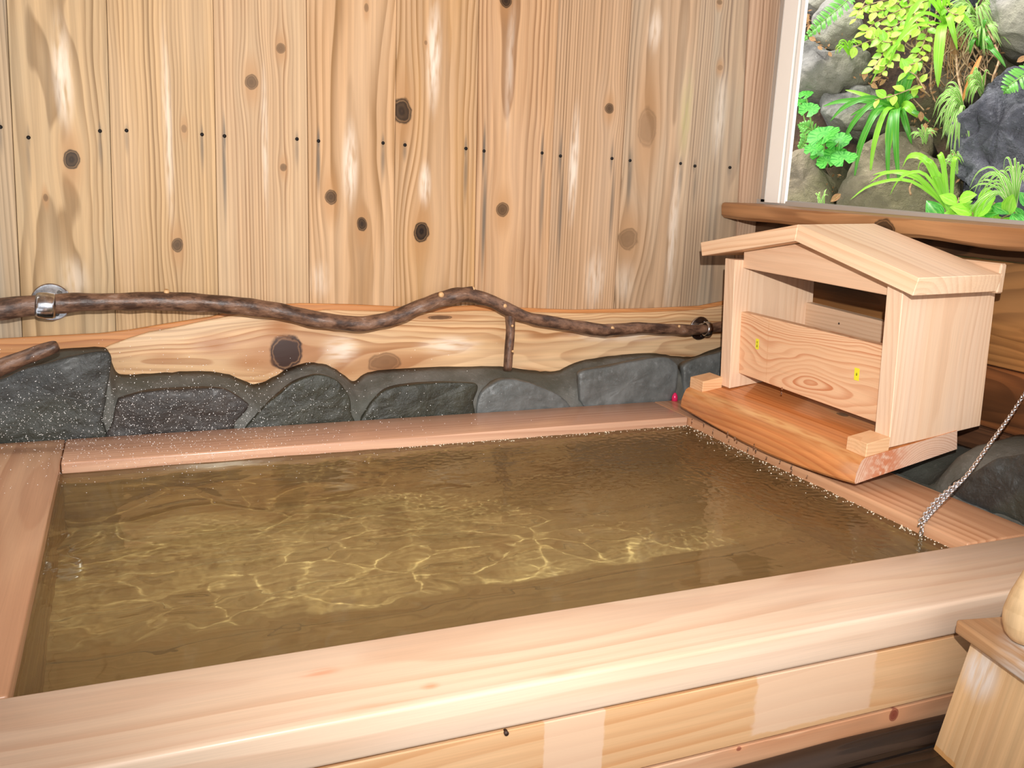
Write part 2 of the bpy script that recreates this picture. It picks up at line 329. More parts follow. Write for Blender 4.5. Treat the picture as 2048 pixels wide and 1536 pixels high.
for i in range(len(tops)):
    a, b = tops[i], bots[i]
    an, bn = (tops[i+1], bots[i+1]) if i+1 < len(tops) else (1560, 1528)
    T0, B0 = wx(a, 0), wx(b, 600); T1, B1 = wx(an, 0), wx(bn, 600)
    def ex(p, q, z): k = (z-q.z)/(p.z-q.z); return q.x+(p.x-q.x)*k
    zt, zb = zz(1.55), zz(-1.1); g = .0005
    quad = [(zb, ex(T0, B0, zb)+g), (zb, ex(T1, B1, zb)-g), (zt, ex(T1, B1, zt)-g), (zt, ex(T0, B0, zt)+g)]
    def inside(px, py): x = wx(px, py); return ex(T0, B0, x.z)-.004 <= x.x < ex(T1, B1, x.z)+.004
    def rr(px, py, rx, ry): p = wx(px, py); q = wx(px+rx, py); s = wx(px, py+ry); return p, abs(q.x-p.x), abs(s.z-p.z)
    kn, stn, pal = [], [], []
    for (px, py, rx, ry, tn) in KN:
        if inside(px, py): p, A, B = rr(px, py, rx, ry); kn.append((p.x, p.z, A, B, tn))
    for (px, py, upx, dpx, s) in NL:
        if inside(px, py):
            p, A, B = rr(px, py, 6, (upx+dpx)/2); q = wx(px, py+(dpx-upx)/2); stn.append((q.x, q.z, A*1.1, B*1.1, min(1, s*.95))); stn.append((p.x, p.z, A*.8, B*.5, s))
    for (px, py, rx, ry, s) in PALE:
        if inside(px, py): p, A, B = rr(px, py, rx, ry); pal.append((p.x, p.z, A, B, s*.75))
    if i == 8:
        gp = wx(1372, 230); stn_g = [(gp.x, gp.z, .03, .17, .35)]
    lt, dk, bl = LOOK[i]; mid = (quad[0][1]+quad[1][1])/2
    pth = [(mid+.3, .02), (mid-.01, .16), (mid-.25, .05), (mid+.28, .02), (mid+.02, .12), (mid+.0, .10), (mid-.03, .09), (mid+.24, .03), (mid+.01, .14), (mid+.04, .09), (mid-.2, .05)][i]
    mt = wood('cedar_plank_%d' % i, lt, dk, bl, pith=pth, freq=(95, 90, 110, 120, 92, 100, 105, 110, 100, 120, 90)[i], warp=(.03, .09, .05, .03, .06, .05, .05, .04, .07, .05, .05)[i], line=.95,
              blot=.55, seed=3.1*i+1, rough=.5, knots=kn, stains=stn, pales=pal, bump=.3, tints=stn_g if i == 8 else (), tint_col='a9a860', tsoft=.9, spec=.15)
    ob = prism('plank', quad, (0, YW*U-.0, 0), (0, 0, 1), (1, 0, 0), (0, 1, 0), .018, mt, wall, bev=.0012)
    # deliberate slight unevenness from plank to plank
    ob.location.y += (0, .0015, 0, .002, .0005, .0018, 0, .0015, .0004, .002, -.004)[i]
    for (px, py, *_) in NL:
        if inside(px, py):
            p = wx(px, py); c0 = Vector((p.x, p.y-.001+(.004 if i < 10 else 0)*0, p.z))
            tube('nail', [c0+Vector((0, .006, 0)), c0+Vector((0, -.0008, 0))], .0042, nail_mat, ob, n=10)

# live-edge boards along the foot of the wall
b1 = [(-60,684),(0,678),(100,672),(200,667),(260,660),(330,648),(420,634),(480,620),(530,611),(600,607),(700,609),(850,616),(950,611),(1040,616),(1150,620),(1300,617),(1400,612),(1480,596),(1520,590)]
b2 = [(200,700),(222,690),(260,676),(300,664),(350,655),(400,644),(450,634),(480,629),(540,636),(600,628),(650,620),(735,622),(850,626),(950,622),(1040,624),(1150,627),(1300,625),(1400,620),(1480,604),(1520,598)]
def profile(pl, y, bot):
    q = [at(a, b, 1, y) for a, b in pl]; return [(q[0].x, bot)]+[(p.x, p.z) for p in q]+[(q[-1].x, bot)]
def ew(px, py, rx, ry, y=3.76): p = at(px, py, 1, y); return p, abs(at(px+rx, py, 1, y).x-p.x), abs(at(px, py+ry, 1, y).z-p.z)
def kn_h(lst, y=3.76):
    o = []
    for (px, py, rx, ry, tn) in lst: p, A, B = ew(px, py, rx, ry, y); o.append((p.z, p.x, B, A, tn))
    return o
tr1 = wood('bark_edge_board', 'c58a56', '9a5d34', 'b6763f', pith=(zz(-.75), .1), freq=130, warp=.06, line=.8, blot=.7, seed=4, rough=.45)
tr2 = wood('live_edge_cedar', 'd0a97e', '9c683e', 'd6b894', pith=(zz(-.78), .05), freq=125, warp=.12, line=.85, blot=.6, seed=8.3, rough=.42,
           knots=kn_h([(572,705,30,32,1.1),(770,722,30,15,.55),(880,635,22,4,.8)]), pales=kn_h([(680,700,50,40,.8),(430,690,60,25,.3),(900,690,80,25,.6),(1250,670,150,20,.5)]),
           halo_col='955a30', core_col='33190c', bump=.5, spec=.15, stain_col='a06a3e', stains=[(lambda q: (q[0].z, q[0].x, q[2], q[1], s_))(ew(a_, b_, c_, d_)) for a_, b_, c_, d_, s_ in ((430,690,70,34,.8),(330,715,60,20,.5),(560,655,50,30,.9),(500,725,60,22,.7),(690,745,40,18,.5))])
prism('trim_1', profile(b1, 3.78, zz(-1.1)), (0, 3.78*U, 0), (1, 0, 0), (0, 0, 1), (0, 1, 0), .011, tr1, None, bev=.002)
prism('trim_2', profile(b2, 3.76, zz(-1.1)), (0, 3.76*U, 0), (1, 0, 0), (0, 0, 1), (0, 1, 0), .0115, tr2, None, bev=.003, seg=2)
for n_ in ('trim_1', 'trim_2'): bpy.data.objects[n_]['kind'] = 'structure'

# ---------------------------------------------------------------- right wall: dark weathered slabs, sill log, window frame
wr = empty('wall_right', W(XW, 3, -1), kind='structure')
slabs = [(-.145, -.215, '5c3f28', '2a1a10', 0), (-.218, -.60, 'a3703f', '5a3519', .004), (-.603, -.83, '8e5630', '3c2214', -.003), (-.833, -1.34, '5e3d28', '2c1b12', 0)]  # uppermost slab: shadow below the sill is put into its dark colour
for k, (z1, z0, lt, dk, off) in enumerate(slabs):
    kk = [(zz(-.36), 2.06*U, .035, .06, .5), (zz(-.47), 2.12*U, .012, .014, .8), (zz(-.30), 2.6*U, .03, .09, .8)] if k == 1 else []
    mt = wood('weathered_slab_%d' % k, lt, dk, '3f2817' if k != 1 else 'b47c48', pith=(zz((z0+z1)/2), .06), freq=95, warp=.2, line=.95, blot=.75, seed=20+k*3, rough=.5, knots=kk, bump=.8,
              stains=[(zz(-.25), 2.75*U, .05, .35, .8), (zz(-.36), 3.15*U, .13, .42, 1.0)] if k == 1 else (), stain_col='1d1511')  # darkens the slab where it shows through the spout house opening
    prism('slab', [(-1.0, zz(z0)), (YW*U, zz(z0)), (YW*U, zz(z1)), (-1.0, zz(z1))], (XW*U+off, 0, 0), (0, 1, 0), (0, 0, 1), (1, 0, 0), .03, mt, wr, bev=.004, seg=2)
# upper wall nearer than the window and above it
upm = wood('upper_wall_cedar', 'cda27c', 'a87c58', pith=(0, .1), seed=31)
prism('plank', [(zz(-.08), -1.0), (zz(1.5), -1.0), (zz(1.5), .0), (zz(-.08), .0)], (XW*U, 0, 0), (0, 0, 1), (0, 1, 0), (1, 0, 0), .03, upm, wr)
prism('plank', [(zz(1.25), 0), (zz(1.5), 0), (zz(1.5), YW*U), (zz(1.25), YW*U)], (XW*U, 0, 0), (0, 0, 1), (0, 1, 0), (1, 0, 0), .03, upm, wr)
win = empty('window_1', W(XW, 2.9, -.06), kind='structure')
# sill: a split log board; its end butts on the back wall
XS = 2.70
sl = [at(1438, 404, 1, YW-.01), at(1438, 436, 1, YW-.01)]; sr = [at(2048, 455, 0, XS), at(2048, 505, 0, XS)]
silm = wood('sill_log', 'b08259', '744a2c', '9c6a40', pith=(zz(-.11), .09), freq=90, warp=.12, line=.8, blot=.8, seed=41, rough=.42,
            knots=[(zz(-.13), 2.72*U, .022, .03, .9)], stains=[(zz(-.165), 2.2*U, .018, .3, .5)], stain_col='2e1a10', bump=.5)
def silrow(t):
    y = YW*U-.006+(sr[0].y-YW*U)*t; zt = sl[0].z+(sr[0].z-sl[0].z)*t; zb = sl[1].z+(sr[1].z-sl[1].z)*t
    wob = .006*noise.noise(Vector((t*6, 1, 2))); return y, zt, zb+wob
vs, fs, gcs = [], [], []
NP = 9
for i in range(41):
    t = -0.0+i/40*2.1; y, zt, zb = silrow(t); hh = zt-zb; xf = XS*U+.004*noise.noise(Vector((t*5, 7, 2)))
    prof = [(XW*U+.0, zt), (xf+.010, zt), (xf+.003, zt-.003), (xf, zt-.010), (xf+.001, zt-hh*.5), (xf+.003, zb+.010), (xf+.012, zb+.002), (xf+.03, zb), (XW*U, zb)]
    for (x, z) in prof: vs.append((x, y, z)); gcs.append((z, x-XS*U, y))
for i in range(40):
    for k in range(NP): fs.append((i*NP+k, i*NP+(k+1) % NP, (i+1)*NP+(k+1) % NP, (i+1)*NP+k))
fs.append(tuple(range(NP))[::-1]); fs.append(tuple(40*NP+k for k in range(NP)))
so_ = mesh('sill', vs, fs, silm, win, gcs, smooth=True)
for e_ in so_.data.edges:
    pass
so_.data.set_sharp_from_angle(angle=.5)
alu = plain('grey_aluminium_track', 'b4aea6', rough=.45, metal=.2)
wht = plain('cream_painted_frame', 'f8f6f0', rough=.4)
wsh = plain('frame_groove_shade', 'a9a39b', rough=.5)
xf = XW-.01
ff = lambda px, py, x=xf: at(px, py, 0, x)
# white jamb: two stiles of different depth with a groove, leaning exactly as the opening does
def jamb(name, pxa, pxb, mat, x0, th):
    ya0, yb0 = at(pxa[0], 0, 0, x0), at(pxb[0], 0, 0, x0); ya1, yb1 = at(pxa[1], 404, 0, x0), at(pxb[1], 404, 0, x0)
    ya, yb = (ya0.y+ya1.y)/2, (yb0.y+yb1.y)/2
    board(name, (x0*U, yb, sl[0].z+.004), (x0*U+th, ya, zz(1.25)), 'z', mat, win, bev=.0015)
jamb('jamb_edge', (1553, 1528), (1561, 1537), alu, xf, .02)
jamb('jamb', (1561, 1537), (1592, 1562), wht, xf-.012, .02)
jamb('jamb_groove', (1592, 1562), (1597, 1567), wsh, xf, .012)
jamb('jamb', (1597, 1567), (1607, 1574), wht, xf-.004, .010)
# bottom track
tA, tB = at(1535, 400, 0, xf), at(2048, 446, 0, xf)
k = (tB.z-tA.z)/(tB.y-tA.y)
def track(name, dz0, dz1, x0, x1, mat):
    y0, y1 = -.9, YW*U-.002; f = lambda y: tA.z+k*(y-tA.y)
    v = []
    for y in (y0, y1):
        for (x, dz) in ((x0, dz0), (x1, dz0), (x1, dz1), (x0, dz1)): v.append((x, y, max(f(y), 0)+dz))
    mesh(name, v, [(0, 1, 2, 3), (7, 6, 5, 4), (0, 4, 5, 1), (1, 5, 6, 2), (2, 6, 7, 3), (3, 7, 4, 0)], mat, win)
track('track', -.030, -.012, xf*U-.006, XW*U+.05, alu)
track('track_lip', -.012, .001, xf*U+.0, xf*U+.004, alu)
track('track_lip', -.012, .003, xf*U+.03, xf*U+.034, alu)
# beige rain board outside the jamb
bgp = plain('beige_cladding', 'cdbfae', rough=.7)
board('outer_panel', (XW*U+.10, at(1600, 255, 0, XW+.25).y, zz(.09)), (XW*U+.13, at(1555, 255, 0, XW+.25).y+.3, zz(.6)), 'z', bgp, win)

# ---------------------------------------------------------------- floor and ceiling
flm = wood('wet_dark_floorboard', '2e1f16', '0c0806', '120c09', pith=(0, .05), freq=70, warp=.15, line=.9, blot=.8, seed=51, rough=.3, bump=.8)
flo = empty('floor', (0, .2, 0), kind='structure')
for k_ in range(13):
    y0 = -1.6+k_*.205
    if y0 > 1.5*U-.02: break
    board('floorboard', (-1.6, y0, -.03), (XW*U, min(y0+.2, 1.5*U-.002), 0), 'x', flm, flo, bev=.004, seed=k_*1.3)
cem = wood('ceiling_cedar', 'b08a66', '8d6a4c', pith=(0, .1), seed=61)
cei = empty('ceiling', (0, .8, zz(1.5)), kind='structure')
for k_ in range(8):
    board('ceiling_plank', (-2.2+k_*.5, -.2, zz(1.5)), (-1.71+k_*.5, YW*U+.02, zz(1.5)+.02), 'y', cem, cei, seed=k_*2.1)
board('wall_left', (-1.75, -.2, 0), (-1.72, YW*U, zz(1.5)), 'z', cem, None); bpy.data.objects['wall_left']['kind'] = 'structure'
# ---------------------------------------------------------------- the sunken tub
X0, X1, X2, XL = -.258, 2.256, 2.562, -.56
YO, YI, YF, YB = 1.50, 1.7805, 3.2705, 3.566
ZR, ZT, ZBOT = -1.0, -1.095, -1.56
tub = empty('bathtub', W(1, 1.5, -1.34), 'large square new cedar soaking tub set into the floor, full of water', 'bathtub')
def fpt(px, py, y=YO): p = at(px, py, 1, y); return p
def tint_h(lst, z_on=None, y=YO):
    o = []
    for (px, py, rx, ry, s) in lst: p, A, B = ew(px, py, rx, ry, y); o.append((p.z, p.x, B, A, s))
    return o
# rim: front board runs full width, side boards run back to the stones, back board between them
def top_b(lst):
    o = []
    for (px, py, rx, ry, s) in lst:
        p = at(px, py, 2, ZR); A = abs(at(px+rx, py, 2, ZR).x-p.x); B = abs(at(px, py+ry, 2, ZR).y-p.y); o.append((p.y, p.x, B, A, s))
    return o
rimF = wood('rim_front_cedar', 'dcbfa4', 'c49a7c', 'e0c6b0', pith=(YI*U-.02, .10), freq=70, warp=.11, line=.55, blot=.5, seed=2.2, rough=.36, bump=.1, coat=.25, streak=.3,
            pales=top_b([(640,1345,60,14,.6),(860,1372,30,10,.8),(1120,1345,70,8,.4),(760,1410,120,12,.3)]), pale_col='dc8a62')
rimB = wood('rim_back_cedar', 'cda387', 'a6765a', 'c4977e', pith=(YB*U, .12), freq=80, warp=.05, line=.5, blot=.5, seed=5.2, streak=.35, rough=.25, bump=.1)
rimL = wood('rim_left_cedar', 'd2a886', 'aa7352', 'c39474', pith=(-.3*U, .13), freq=70, warp=.07, line=.55, blot=.55, seed=7.2, streak=.35, rough=.25, bump=.12,
            pales=[(-.45*U, 2.7*U, .05, .12, .7)], pale_col='b46a40')
rimR = wood('rim_right_cedar', 'cf9f7a', 'a56a46', 'c08c68', pith=(X2*U-.05, .09), freq=75, warp=.07, line=.65, blot=.5, seed=9.2, streak=.35, rough=.27, bump=.12)
def rim(name, x0, x1, y0, y1, along, mat, z0=ZT, z1=ZR, bev=.004):
    lo = W(x0, y0, z0); hi = W(x1, y1, z1)
    if along == 'x': return prism(name, [(0, lo.y), (hi.x-lo.x, lo.y), (hi.x-lo.x, hi.y), (0, hi.y)], (lo.x, 0, hi.z), (1, 0, 0), (0, 1, 0), (0, 0, -1), hi.z-lo.z, mat, tub, bev, 3, (0, 0, lo.x))
    return prism(name, [(0, lo.x), (hi.y-lo.y, lo.x), (hi.y-lo.y, hi.x), (0, hi.x)], (0, lo.y, hi.z), (0, 1, 0), (1, 0, 0), (0, 0, -1), hi.z-lo.z, mat, tub, bev, 3, (0, 0, lo.y))
g = .0012/U
rim('rim_board', XL, 2.72, YO, YI, 'x', rimF, bev=.006)
rim('rim_board', XL, X0, YI+g, YB, 'y', rimL)
rim('rim_board', X1, X2, YI+g, YB, 'y', rimR)
rim('rim_board', X0+g, X1-g, YF, YB, 'x', rimB)
# front cladding boards below the rim, with pale dry patches
fb1 = wood('front_board_upper', 'd4a87c', 'bf8452', 'd8b28a', pith=(zz(-1.05), .06), freq=75, warp=.12, line=.65, blot=.6, seed=12.2, streak=.35, rough=.38, bump=.15,
           tints=tint_h([(1150,1490,60,80,.7),(1635,1385,115,60,.7)]), tint_col='dcbba0')
fb2 = wood('front_board_lower', 'd2a480', 'b87850', 'd6b08e', pith=(zz(-1.3), .04), freq=85, warp=.12, line=.7, blot=.5, seed=14.2, streak=.35, rough=.4, bump=.15,
           knots=[(at(1790,1432,1,YO).z, at(1790,1432,1,YO).x, .010, .0085, .9), (at(1480,1500,1,YO).z, at(1480,1500,1,YO).x, .003, .004, .8)], core_col='7c2f26', halo_col='d99a70')
def face(name, z1, z0, mat, yo=YO, par=tub, th=.03):
    return prism(name, [(XL*U, zz(z0)), (2.66*U, zz(z0)), (2.66*U, zz(z1)), (XL*U, zz(z1))], (0, yo*U, 0), (1, 0, 0), (0, 0, 1), (0, 1, 0), th, mat, par, bev=.0015)
face('front_board', ZT-.006, -1.268, fb1, YO+.004); face('front_board', -1.274, -1.339, fb2, YO+.004)
flog = wood('dark_foot_log', '3a2a20', '17100c', '241a14', pith=(0, 0), freq=200, warp=.04, seed=15, rough=.5, bump=.8)
tube('foot_log', [W(x_, YO-.028+.006*math.sin(x_*5), -1.349+.003*math.sin(x_*3)) for x_ in [XL+i_*.16 for i_ in range(21)]], .024, flog, tub, n=14, jit=.12)
inn = wood('inner_tub_board', 'c8a87c', '9a7852', 'b5946a', pith=(0, .05), freq=60, warp=.15, line=.6, blot=.5, seed=16, rough=.5)
botm = wood('tub_bottom_board', 'e6cfa4', 'c2a274', 'd8bd92', pith=(2.2*U, .05), freq=45, warp=.2, line=.7, blot=.6, seed=18, rough=.5)
def inner(x0, y0, x1, y1, al):
    for (za, zb) in ((ZT, -1.345), (-1.348, ZBOT)): board('inner_board', W(x0, y0, zb), W(x1, y1, za-.001), al, inn, tub, bev=.001, seed=za*9+x0)
inner(X0-.06, YI-.05, X0, YF+.05, 'y'); inner(X1, YI-.05, X1+.06, YF+.05, 'y'); inner(X0, YF, X1, YF+.06, 'x'); inner(X0, YI-.06, X1, YI, 'x')
nb = 7
for k_ in range(nb):
    ya = YI-.06+(YF-YI+.12)*k_/nb; yb_ = YI-.06+(YF-YI+.12)*(k_+1)/nb
    board('bottom_board', W(X0-.06, ya+g, ZBOT-.04), W(X1+.06, yb_-g, ZBOT), 'x', botm, tub, bev=.001, seed=k_*1.9)
# little dark pegs hanging in the joint below the rim
pegm = plain('dark_peg', '3a2418', rough=.6)
for (px, py) in ((1013, 1467),):
    p = at(px, py, 1, YO); tube('drip_peg', [p+Vector((0, -.001, 0)), p+Vector((0, .006, -.0))], .003, pegm, tub, n=8)

# ---------------------------------------------------------------- water
ZWAT = -1.040
rs = np.random.RandomState(5)
NX, NY = 760, 460
xs = np.linspace(X0*U+.0005, X1*U-.0005, NX); ys = np.linspace(YI*U+.0005, YF*U-.0005, NY)
XX, YY = np.meshgrid(xs, ys)
H = np.zeros_like(XX)
def waves(n, l0, l1, amp, th0=0, spread=math.pi):
    o = np.zeros_like(XX)
    for _ in range(n):
        l = l0*(l1/l0)**rs.rand(); th = th0+(rs.rand()*2-1)*spread; ph = rs.rand()*6.283; kx, ky = 2*math.pi/l*math.cos(th), 2*math.pi/l*math.sin(th)
        o += amp*(l/l1)**1.3*np.sin(kx*XX+ky*YY+ph)
    return o/math.sqrt(n)
fx = np.clip((XX/U-X0)/(X1-X0), 0, 1); fy = np.clip((YY/U-YI)/(YF-YI), 0, 1)
near_spout = 1/(1+((XX/U-2.2)**2+((YY/U-2.8)*.8)**2)*1.1)
fine = np.clip(.04+1.1*np.clip(fx*1.1+fy*.75-.92, 0, 1), 0, 1)
# broad swell plus a fine crest network shaped to focus the flash into bright lines
H += waves(26, .15, .34, .0013)
sd = rs.rand(150, 2)*np.array([1.62, 1.0])+np.array([X0*U-.05, YI*U-.05])
for _ in range(3):   # even the cells out a little
    dm = np.hypot(sd[:, None, 0]-sd[None, :, 0], sd[:, None, 1]-sd[None, :, 1])+np.eye(len(sd)); k_ = np.where(dm < .09, (.09-dm)/dm*.25, 0)
    sd = sd+np.stack([((sd[:, None, i_]-sd[None, :, i_])*k_).sum(1) for i_ in (0, 1)], 1)
WXX = XX+waves(8, .12, .4, .035); WYY = YY+waves(8, .12, .4, .035)
F1 = np.full_like(XX, 9.); F2 = F1.copy()
for (sx, sy) in sd:
    d_ = np.hypot((WXX-sx)*.8, (WYY-sy)); n2 = np.minimum(F2, np.maximum(F1, d_)); F1 = np.minimum(F1, d_); F2 = n2
rid = np.exp(-((F2-F1)/2/.014)**2)*(.75+.5*np.sin(waves(6, .3, .6, 2.0)))
kx_ = np.fft.fftfreq(NX, (X1-X0)*U/NX)[None, :]; ky_ = np.fft.fftfreq(NY, (YF-YI)*U/NY)[:, None]
rid = np.real(np.fft.ifft2(np.fft.fft2(rid)*np.exp(-2*(math.pi*  .0045)**2*(kx_**2+ky_**2))))
H += rid*.00118*(1-.6*np.clip(fx*1.3-.3, 0, 1))
H += waves(40, .016, .034, .0007, 2.2, 1.3)*fine + waves(30, .011, .016, .00028)*fine
for (sx, sy) in ((2.19, 3.15), (2.18, 2.95), (2.19, 2.7), (2.2, 2.45), (2.21, 2.3)):
    d_ = np.hypot(XX/U-sx, YY/U-sy)*U; H += .0009*np.sin(2*math.pi*d_/.019)*np.exp(-d_/.09)
edge = np.minimum(np.minimum(fx*(X1-X0), (1-fx)*(X1-X0)), np.minimum(fy, 1-fy)*(YF-YI))*U
H += .0012*np.exp(-edge/.004)
vsw = np.stack([XX, YY, zz(ZWAT)+H], -1).reshape(-1, 3)
idx = np.arange(NX*NY).reshape(NY, NX); q = np.stack([idx[:-1, :-1], idx[:-1, 1:], idx[1:, 1:], idx[1:, :-1]], -1).reshape(-1, 4)
me = bpy.data.meshes.new('bath_water'); me.from_pydata(vsw.tolist(), [], q.tolist()); me.polygons.foreach_set('use_smooth', [True]*len(me.polygons))
wm, t, h, p, out = mat_base('tea_tinted_spring_water'); t.nodes.remove(p)
gl = h.n('ShaderNodeBsdfGlass'); gl.inputs['IOR'].default_value = 1.33; gl.inputs['Roughness'].default_value = 0; gl.inputs['Color'].default_value = C('f8f8e2')
df = h.n('ShaderNodeBsdfDiffuse'); df.inputs[0].default_value = C('c9a477'); mx = h.n('ShaderNodeMixShader'); mx.inputs[0].default_value = .12
t.links.new(gl.outputs[0], mx.inputs[1]); t.links.new(df.outputs[0], mx.inputs[2]); t.links.new(mx.outputs[0], out.inputs[0])
wat = bpy.data.objects.new('bath_water', me); col.objects.link(wat); me.materials.append(wm)
tag(wat, 'rippling tea-coloured hot spring water filling the tub', 'water', kind='stuff')
try: wat.cycles.is_caustics_caster = True
except Exception: pass
for o_ in bpy.data.objects:
    if o_.name.split('.')[0] in ('bottom_board', 'inner_board'):
        try: o_.cycles.is_caustics_receiver = True
        except Exception: pass
# ---------------------------------------------------------------- stone curbs
stA = stone_mat('dark_wet_basalt', '262725', '3b3c39', '55565a', rough=.5, scale=16, moss='31342a', coat=.06)
stB = stone_mat('black_brown_basalt', '231f1d', '3a3430', '55504a', rough=.5, scale=18, coat=.06)
stG = stone_mat('smooth_grey_basalt', '4a4d4b', '6a6d6c', '7d8182', rough=.5, scale=9, bump=.5, coat=.04)
stO = stone_mat('olive_basalt', '22231b', '35362b', '4e4e44', rough=.5, scale=16, coat=.06)
morM = stone_mat('grey_cement_mortar', '4a4a43', '666560', '84827c', rough=.65, scale=12, bump=.5, moss='43443a')
def dome(name, poly, mat, parent=None, depth=.05, back=.04, nrm=(0, -1, 0), rings=7, rough=.006, seed=0, flat=.6, sub=6, org=None, smooth=True):
    """stone: outline (world points, roughly planar) swelling along nrm, closed behind"""
    P = [Vector(p) for p in poly]; P = [Vector(q) for q in spline([list(p) for p in P+[P[0]]], sub)][:-1]
    c = sum(P, Vector())/len(P); n = Vector(nrm).normalized(); m_ = len(P); vs, fs = [], []
    for r_ in range(rings+1):
        f = r_/rings; s = math.cos(f*math.pi/2)**.55 if r_ < rings else 0; hgt = math.sin(f*math.pi/2)**flat
        if r_ == rings: vs.append(c+n*depth*hgt); break
        for p in P:
            q = c+(p-c)*s; q = q+n*(depth*hgt); k = q*9+Vector((seed*3.7, seed, 0))
            q = q+n*(noise.noise(k)*rough*2.2*f**.5)+(p-c).normalized()*(noise.noise(k*2.3)*rough)+n*noise.noise(k*5)*rough*.35
            vs.append(q)
    top = len(vs)-1
    for r_ in range(rings-1):
        for k in range(m_): a = r_*m_+k; b = r_*m_+(k+1) % m_; fs.append((a, b, b+m_, a+m_))
    for k in range(m_): fs.append(((rings-1)*m_+k, (rings-1)*m_+(k+1) % m_, top))
    b0 = len(vs)
    for p in P: vs.append(c+(p-c)*.9-n*back)
    for k in range(m_): fs.append((k, b0+k, b0+(k+1) % m_, (k+1) % m_))
    fs.append(tuple(b0+k for k in range(m_)))
    o = mesh(name, vs, fs, mat, parent, smooth=smooth, org=org)
    bm = bmesh.new(); bm.from_mesh(o.data); bmesh.ops.recalc_face_normals(bm, faces=bm.faces); bm.to_mesh(o.data); bm.free()
    return o
curb = empty('stone_curb', W(1.2, 3.68, -1.3), 'low curb of dark wet basalt set in grey mortar along the plank wall', 'stone curb')
top_px = [(-60,740),(0,730),(40,722),(80,706),(130,697),(200,694),(217,702),(224,725),(235,745),(260,749),(330,745),(400,742),(450,747),(490,762),(512,768),(545,755),(580,735),(620,725),(660,732),(690,752),(708,762),
          (735,745),(800,737),(900,733),(1000,733),(1060,740),(1110,742),(1160,722),(1230,711),(1300,706),(1350,712),(1390,712),(1440,694),(1500,690),(1560,690)]
cols = spline([list(at(a, b, 1, YW-.045)) for a, b in top_px], 5)
vs, fs = [], []; NR = 9
for i, c_ in enumerate(cols):
    x, y, zt = c_; yf = (YB+.012)*U; dep = y-yf
    rows = [(yf+.006, zz(-1.2)), (yf+.006, zz(-1.0)), (yf+.008, zt-.075), (yf+.014, zt-.050), (yf+.03, zt-.034), (yf+.055, zt-.020), (yf+.085, zt-.008), (y, zt), (YW*U-.03, zt-.02)]
    rows = [(a, max(b, zz(-1.2)) if k else b) for k, (a, b) in enumerate(rows)]
    for k, (yy, z_) in enumerate(rows):
        nn = .006*noise.noise(Vector((x*14, yy*14, z_*20))) if 1 < k < 7 else 0
        vs.append((x, yy+nn, z_+nn+(.0025*noise.noise(Vector((x*60, 0, 3))) if k == 7 else 0)))
for i in range(len(cols)-1):
    for k in range(NR-1): fs.append((i*NR+k, i*NR+k+1, (i+1)*NR+k+1, (i+1)*NR+k))
mo = mesh('mortar', vs, fs, morM, curb, smooth=True)
bm = bmesh.new(); bm.from_mesh(mo.data)
bmesh.ops.recalc_face_normals(bm, faces=bm.faces); bm.to_mesh(mo.data); bm.free()
def px_poly(l, ax, val): return [at(a, b, ax, val) for a, b in l]
yS = YB+.03
ST = [([(-70,760),(0,757),(51,737),(137,712),(205,700),(222,712),(219,745),(213,790),(206,835),(203,886),(60,896),(-70,905)], stA, .016, 1),
      ([(236,795),(258,788),(301,779),(393,774),(448,777),(489,801),(496,813),(472,841),(455,866),(340,876),(220,884),(224,841)], stB, .016, 2),
      ([(513,827),(547,793),(588,762),(632,748),(670,757),(697,790),(702,825),(701,850),(600,858),(490,866)], stO, .018, 3),
      ([(716,850),(722,833),(744,800),(775,776),(845,765),(925,764),(952,770),(945,800),(938,838),(830,846)], stO, .014, 4),
      ([(952,830),(957,790),(975,770),(1002,757),(1041,760),(1099,780),(1131,803),(1134,824),(1050,832)], stG, .018, 5),
      ([(1156,800),(1154,760),(1160,742),(1216,731),(1314,713),(1347,724),(1350,758),(1336,800),(1250,815),(1180,820)], stG, .018, 6),
      ([(1366,790),(1362,750),(1368,726),(1431,706),(1470,700),(1500,740),(1480,800),(1400,808)], stG, .014, 7)]
def chip(o, amp, nv, sd):
    me = o.data; nr = [v.normal.copy() for v in me.vertices]
    for v, n_ in zip(me.vertices, nr):
        q = v.co*22+Vector((sd*3.3, 0, 1)); cell = noise.noise(Vector((math.floor(q.x*1.3+q.z*.8), math.floor(q.z*2.1-q.x*.5), sd)))
        v.co += Vector(nv)*amp*(.55*noise.fractal(q, .9, 2.2, 5)+.4*abs(noise.noise(q*.5))+.25*cell)
    me.update()
for (pl, mt, dp, sd) in ST: chip(dome('stone', px_poly(pl, 1, yS), mt, curb, depth=dp, back=.03, seed=sd, rough=.0034, flat=.3, rings=22, sub=12), .0055, (0, -1, 0), sd)
curb2 = empty('stone_curb', W(2.75, 2, -1.3), 'dark stone curb behind the right rim, under the spout house and chain', 'stone curb')
